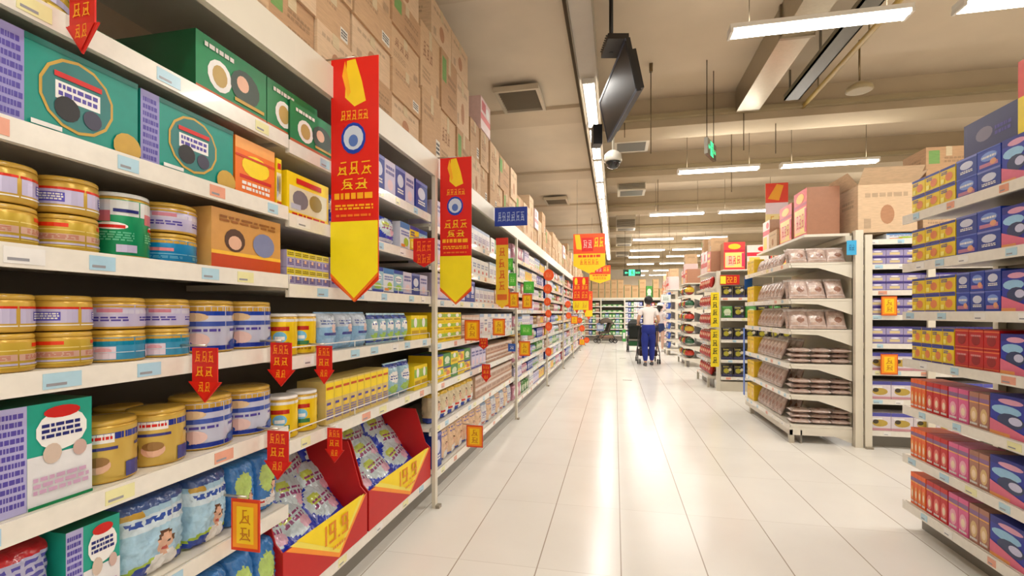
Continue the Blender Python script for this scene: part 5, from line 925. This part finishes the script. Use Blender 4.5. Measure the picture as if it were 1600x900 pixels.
def person(loc, rz, H, label, shirt, legs, hairc, legc, long_legs=True, hair_long=False, stride=.12, hands='push', sk=(196, 150, 122), shoe=(90, 90, 92), cap=None):
    t = empty('person', loc, rz); tag(t, label, 'person'); s = H / 1.71; P = lambda x, y, z: (x * s, y * s, z * s)
    SK = smat('skin_tone', sk, .5, 60, .08, .05); J = {}; E = []
    J['pel'] = (P(0, 0, .94), (.118 * s, .088 * s)); J['wst'] = (P(0, .0, 1.09), (.115 * s, .09 * s)); J['cst'] = (P(0, .0, 1.25), (.135 * s, .1 * s)); J['ucs'] = (P(0, .0, 1.37), (.12 * s, .085 * s)); J['nek'] = (P(0, .015, 1.45), .06 * s); J['nk2'] = (P(0, .02, 1.49), .056 * s)
    J['jaw'] = (P(0, .035, 1.535), (.068 * s, .076 * s)); J['hd1'] = (P(0, .03, 1.59), (.083 * s, .098 * s)); J['hd2'] = (P(0, .02, 1.65), (.08 * s, .092 * s)); J['hd3'] = (P(0, .015, 1.69), (.045 * s, .05 * s))
    E += chain('pel', 'wst', 'cst', 'ucs', 'nek', 'nk2', 'jaw', 'hd1', 'hd2', 'hd3'); J['nos'] = (P(0, .118, 1.585), .012 * s); J['nob'] = (P(0, .10, 1.60), .014 * s); E += [('hd1', 'nob'), ('nob', 'nos')]
    for sd, n in ((-1, 'l'), (1, 'r')):
        J['sh' + n] = (P(sd * .165, 0, 1.385), .058 * s); J['el' + n] = (P(sd * .245, -.03 if hands == 'push' else -.02, 1.14), .042 * s)
        if hands == 'push': wr, pa = P(sd * .225, .2, 1.03), P(sd * .22, .262, 1.01)
        else: wr, pa = P(sd * .2, .2, 1.16), P(sd * .17, .26, 1.19)
        J['fa' + n] = (tuple((a + b) / 2 for a, b in zip(J['el' + n][0], wr)), .036 * s); J['wr' + n] = (wr, .025 * s); J['pa' + n] = (pa, (.036 * s, .02 * s)); E += chain('ucs', 'sh' + n, 'el' + n, 'fa' + n, 'wr' + n, 'pa' + n)
        for f in range(4):
            a = (pa[0] + (f - 1.5) * .019 * s, pa[1] + .045 * s, pa[2] + .012 * s); b = (a[0], a[1] + (.03, .036, .034, .024)[f] * s, a[2] - .006 * s); c = (b[0], b[1] + .004 * s, b[2] - .028 * s)
            for q, (p_, r_) in enumerate(((a, .0105), (b, .009), (c, .008))): J['f%s%d%d' % (n, f, q)] = (p_, r_ * s)
            E += chain('pa' + n, *['f%s%d%d' % (n, f, q) for q in range(3)])
        a = (pa[0] - sd * .034 * s, pa[1] + .0, pa[2] - .005 * s); b = (a[0] - sd * .014 * s, a[1] + .03 * s, a[2] - .014 * s); J['t0' + n] = (a, .012 * s); J['t1' + n] = (b, .009 * s); E += chain('pa' + n, 't0' + n, 't1' + n)
        st = stride * sd
        J['hp' + n] = (P(sd * .08, 0, .87), .080 * s); J['th' + n] = (P(sd * .09, st * .25, .68), .078 * s); J['kn' + n] = (P(sd * .09, st * .45 + .02, .48), .055 * s); J['cf' + n] = (P(sd * .088, st * .6 - .02, .32), .053 * s); J['an' + n] = (P(sd * .085, st * .9 - .03, .09), .034 * s); J['to' + n] = (P(sd * .095, st * .9 + .09, .035), .032 * s)
        E += chain('pel', 'hp' + n, 'th' + n, 'kn' + n, 'cf' + n, 'an' + n, 'to' + n)
    skin('body', J, E, SK, t, 2)
    def sub(keys, extra, grow, name, mat, edges):
        JJ = {}
        for k in keys:
            p, r = J[k]; r = r if isinstance(r, tuple) else (r, r); JJ[k] = (p, (r[0] + grow * s, r[1] + grow * s))
        JJ.update(extra); return skin(name, JJ, edges, mat, t, 2)
    SH = smat('shirt_cloth', shirt, .9, 90, .06, .3); ex = {}
    ex['hem'] = (P(0, 0, .885), (.165 * s, .14 * s)); keys = ['wst', 'cst', 'ucs', 'shl', 'shr']; ed = chain('wst', 'cst', 'ucs') + [('wst', 'hem'), ('ucs', 'shl'), ('ucs', 'shr'), ('ucs', 'col')]; ex['col'] = (P(0, .008, 1.455), (.085 * s, .075 * s))
    for sd, n in ((-1, 'l'), (1, 'r')):
        a, b = J['sh' + n][0], J['el' + n][0]; ex['sl' + n] = (tuple(x * .35 + y * .65 for x, y in zip(a, b)), .058 * s); ed.append(('sh' + n, 'sl' + n))
    sub(keys, ex, .02, 'shirt', SH, ed)
    TR = smat('trouser_cloth', legs, .9, 110, .14, .3); keys = ['pel', 'hpl', 'hpr', 'thl', 'thr']; ex = {'wb': (P(0, 0, 1.0), (.134 * s, .108 * s)), 'crt': (P(0, 0, .86), (.125 * s, .13 * s))}; ed = [('pel', 'wb'), ('pel', 'crt')]
    for n in 'lr':
        if long_legs:
            for q in ('kn', 'cf'): keys.append(q + n)
            a, b = J['cf' + n][0], J['an' + n][0]; ex['cu' + n] = (tuple(x * .12 + y * .88 for x, y in zip(a, b)), .052 * s); ed += chain('pel', 'hp' + n, 'th' + n, 'kn' + n, 'cf' + n, 'cu' + n)
        else: ed += chain('pel', 'hp' + n, 'th' + n)
    sub(keys, ex, .026, 'trousers' if long_legs else 'shorts', TR, ed)
    m = MB(); R_ = [[(rx * s * math.cos(2 * math.pi * q / 24), (ry * math.sin(2 * math.pi * q / 24) - .004) * s, z_ * s) for q in range(24)] for z_, rx, ry in ((.775, .13, .07), (.80, .158, .10), (.85, .172, .122), (.91, .170, .126), (.97, .158, .116), (1.02, .146, .104))]
    m.rings(R_, legs); link('waistband', m.mesh('waistband', TR), t)
    HR = smat('hair_strands', hairc, .5, 200, .5, .5); m = MB()
    m.ball((0, .003 * s, 1.622 * s), .112 * s, hairc, 20, sz=.98, sx=.94, sy=1.02); n0 = len(m.v)
    m.v = [((x, y, z) if not (y > .07 * s and z < 1.66 * s) else (x * .9, .055 * s, z)) for x, y, z in m.v]
    if hair_long: m.ball((0, -.075 * s, 1.52 * s), .05 * s, hairc, 12, sz=2.1, sx=1.3)
    me = m.mesh('hair', HR); link('hair', me, t)
    if cap:
        m = MB(); m.ball((0, .012 * s, 1.665 * s), .118 * s, cap, 18, sz=.72); m.prism([(-.07 * s, .08 * s), (.07 * s, .08 * s), (.05 * s, .17 * s), (-.05 * s, .17 * s)], 1.655 * s, 1.662 * s, cap, 'z'); m.build('cap', 'fabric', t)
    for sd in (-1, 1):
        m = MB(); m.ball((sd * .081 * s, .03 * s, 1.59 * s), .022 * s, sk, 10, sz=1.35, sx=.5, sy=.8); m.build('ear', 'skin', t)
        m = MB(); m.ball((sd * .032 * s, .098 * s, 1.612 * s), .011 * s, (240, 240, 240), 10); m.ball((sd * .032 * s, .106 * s, 1.612 * s), .005 * s, (30, 20, 16), 8); m.build('eye', 'gloss', t)
        a = J['an' + ('l' if sd < 0 else 'r')][0]; m = MB()
        m.rings([[(a[0] + sd * .004 + wd * math.cos(q * math.pi / 6), a[1] + y_, zc + hh * math.sin(q * math.pi / 6)) for q in range(12)] for y_, wd, hh, zc in ((-.06 * s, .022, .03, .045), (-.045 * s, .038, .045, .05), (0, .043, .055, .06), (.06 * s, .044, .038, .043), (.12 * s, .045, .026, .034), (.165 * s, .03, .018, .028), (.18 * s, .012, .01, .024))], shoe)
        m.box(a[0] - .038, a[0] + .042, a[1] - .055 * s, a[1] + .16 * s, 0.001, .018, (210, 208, 204)); m.build('shoe', 'fabric', t)
    m = MB(); m.box(-.02 * s, .02 * s, .097 * s, .104 * s, 1.553 * s, 1.559 * s, (150, 84, 76)); m.build('mouth', 'skin', t)
    return t
person((.80, 12.2, 0), .04, 1.70, 'person in white T-shirt and blue trousers pushing a stroller, seen from behind', (232, 224, 220), (28, 44, 130), (20, 16, 15), None)
wm = person((1.47, 16.75, 0), -.5, 1.60, 'person in white top, white cap and short denim shorts beside the blue bag display', (236, 226, 224), (48, 62, 110), (24, 18, 16), None, long_legs=False, hair_long=True, stride=.05, hands='hold', cap=(238, 232, 230), sk=(222, 180, 158), shoe=(226, 220, 216))
m = MB(); m.box(-.06, .06, -.015, .015, -.1, .06, (232, 90, 40)); m.box(-.06, .06, -.017, -.015, -.03, .02, W); c, n = math.cos(-.5), math.sin(-.5); tag(m.build('snack_packet', 'film', None, (1.47 + .1 * c - .3 * n, 16.75 + .1 * n + .3 * c, 1.13)), 'orange packet held by the person in the white cap', 'packet')
def wheel(t, x, y, r, w_, name='wheel'):
    m = MB(); P = []
    for i in range(18): a = 2 * math.pi * i / 18; P.append((x, y + (r - w_ * .5) * math.cos(a), r + (r - w_ * .5) * math.sin(a)))
    m.tube(P, w_ * .5, (24, 23, 24), 8, closed=True); o = m.build(name, 'dark', t)
    h = MB()
    for i in range(5): a = 2 * math.pi * i / 5; h.tube([(x, y, r), (x, y + (r - w_) * math.cos(a), r + (r - w_) * math.sin(a))], .005, (120, 120, 122), 5)
    h.prism([(y + .018 * math.cos(q), r + .018 * math.sin(q)) for q in [2 * math.pi * i / 10 for i in range(10)]], x - .015, x + .015, (90, 90, 92), 'x'); h.build('wheel_hub', 'steel', o)
def stroller(loc, rz, label, fab, fab2, canopy=True, W_=.5, hz=1.0, rb=.075, bag=None):
    t = empty('stroller', loc, rz); tag(t, label, 'stroller'); b = W_ / 2; fc = (34, 32, 34)
    for sd in (-1, 1):
        m = MB(); m.tube([(sd * b * .8, -.02, hz), (sd * b * .85, .1, hz - .12), (sd * b * .9, .32, .52), (sd * b * .92, .72, .13)], .014, fc, 8); m.tube([(sd * b * .88, .3, .55), (sd * b, .1, .3), (sd * b, .03, .1)], .013, fc, 8); m.tube([(sd * b * .95, .05, .22), (sd * b * .9, .6, .24)], .01, fc, 6); m.build('side_frame', 'dark', t)
        wheel(t, sd * b, .03, rb, .035); wheel(t, sd * (b - .05), .03, rb, .03); wheel(t, sd * b * .92, .74, rb * .95, .034)
    m = MB(); m.tube([(-b * .8, -.02, hz), (-b * .6, -.03, hz + .01), (b * .6, -.03, hz + .01), (b * .8, -.02, hz)], .017, (28, 26, 28), 8); m.build('handle_bar', 'dark', t)
    m = MB(); m.prism([(.25, .5), (.3, .42), (.62, .40), (.66, .46), (.36, .50), (.2, .95), (.14, .93)], -b * .78, b * .78, fab, 'x'); m.build('seat', 'fabric', t)
    m = MB(); m.prism([(.1, .2), (.58, .2), (.62, .34), (.06, .34)], -b * .8, b * .8, fab2, 'x'); m.build('storage_basket', 'fabric', t)
    m = MB(); m.prism([(.66, .3), (.74, .28), (.76, .31), (.68, .34)], -b * .7, b * .7, fc, 'x'); m.build('footrest', 'dark', t)
    if canopy:
        m = MB(); R_ = []
        for i in range(9):
            a = math.pi * (.12 + .75 * i / 8); R_.append([(b * .92 * math.cos(math.pi * q / 10) * (1), .36 - .32 * math.cos(a) , .72 + .36 * math.sin(a) * (.45 + .55 * math.sin(math.pi * q / 10))) for q in range(11)])
        m.rings(R_, fab, close=False, caps=False); o = m.build('canopy', 'fabric', t); sl = o.modifiers.new('solid', 'SOLIDIFY'); sl.thickness = .012
    if bag:
        m = MB(); m.box(bag[0], bag[1], bag[2], bag[3], bag[4], bag[5], bag[6]); m.box(bag[0] + .02, bag[1] - .02, bag[2] - .003, bag[2], bag[4] + .1, bag[5] - .1, W); tag(m.build('shopping_bag', 'film', None, t.location), bag[7], 'bag')
    return t
stroller((.84, 12.62, 0), .05, 'black stroller pushed by the person in white and blue', (32, 30, 34), (60, 40, 36), canopy=False, W_=.54, hz=1.0, rb=.07)
stroller((-.05, 21.3, 0), 1.9, 'stroller with a brown canopy parked before the back shelving', (88, 78, 66), (150, 120, 100), W_=.55, hz=1.0, rb=.1)
m = MB(); m.box(-.15, .15, 0, .12, 0, .34, (120, 140, 180)); m.box(-.12, .12, -.004, 0, .08, .26, (206, 212, 226)); m.tube([(-.08, .06, .34), (-.06, .06, .46), (.06, .06, .46), (.08, .06, .34)], .008, (90, 100, 140), 6)
tag(m.build('shopping_bag', 'fabric', None, (-.62, 21.0, .52)), 'blue and white bag hung beside the stroller with the brown canopy', 'bag')
stroller((.62, 16.4, 0), -.05, 'second dark stroller with a green bag ahead of the person in white and blue', (40, 44, 40), (40, 90, 50), W_=.46, hz=.95, rb=.11, bag=(-.38, -.27, .1, .3, .34, .74, (60, 170, 70), 'green shopping bag on the side of the second dark stroller'))
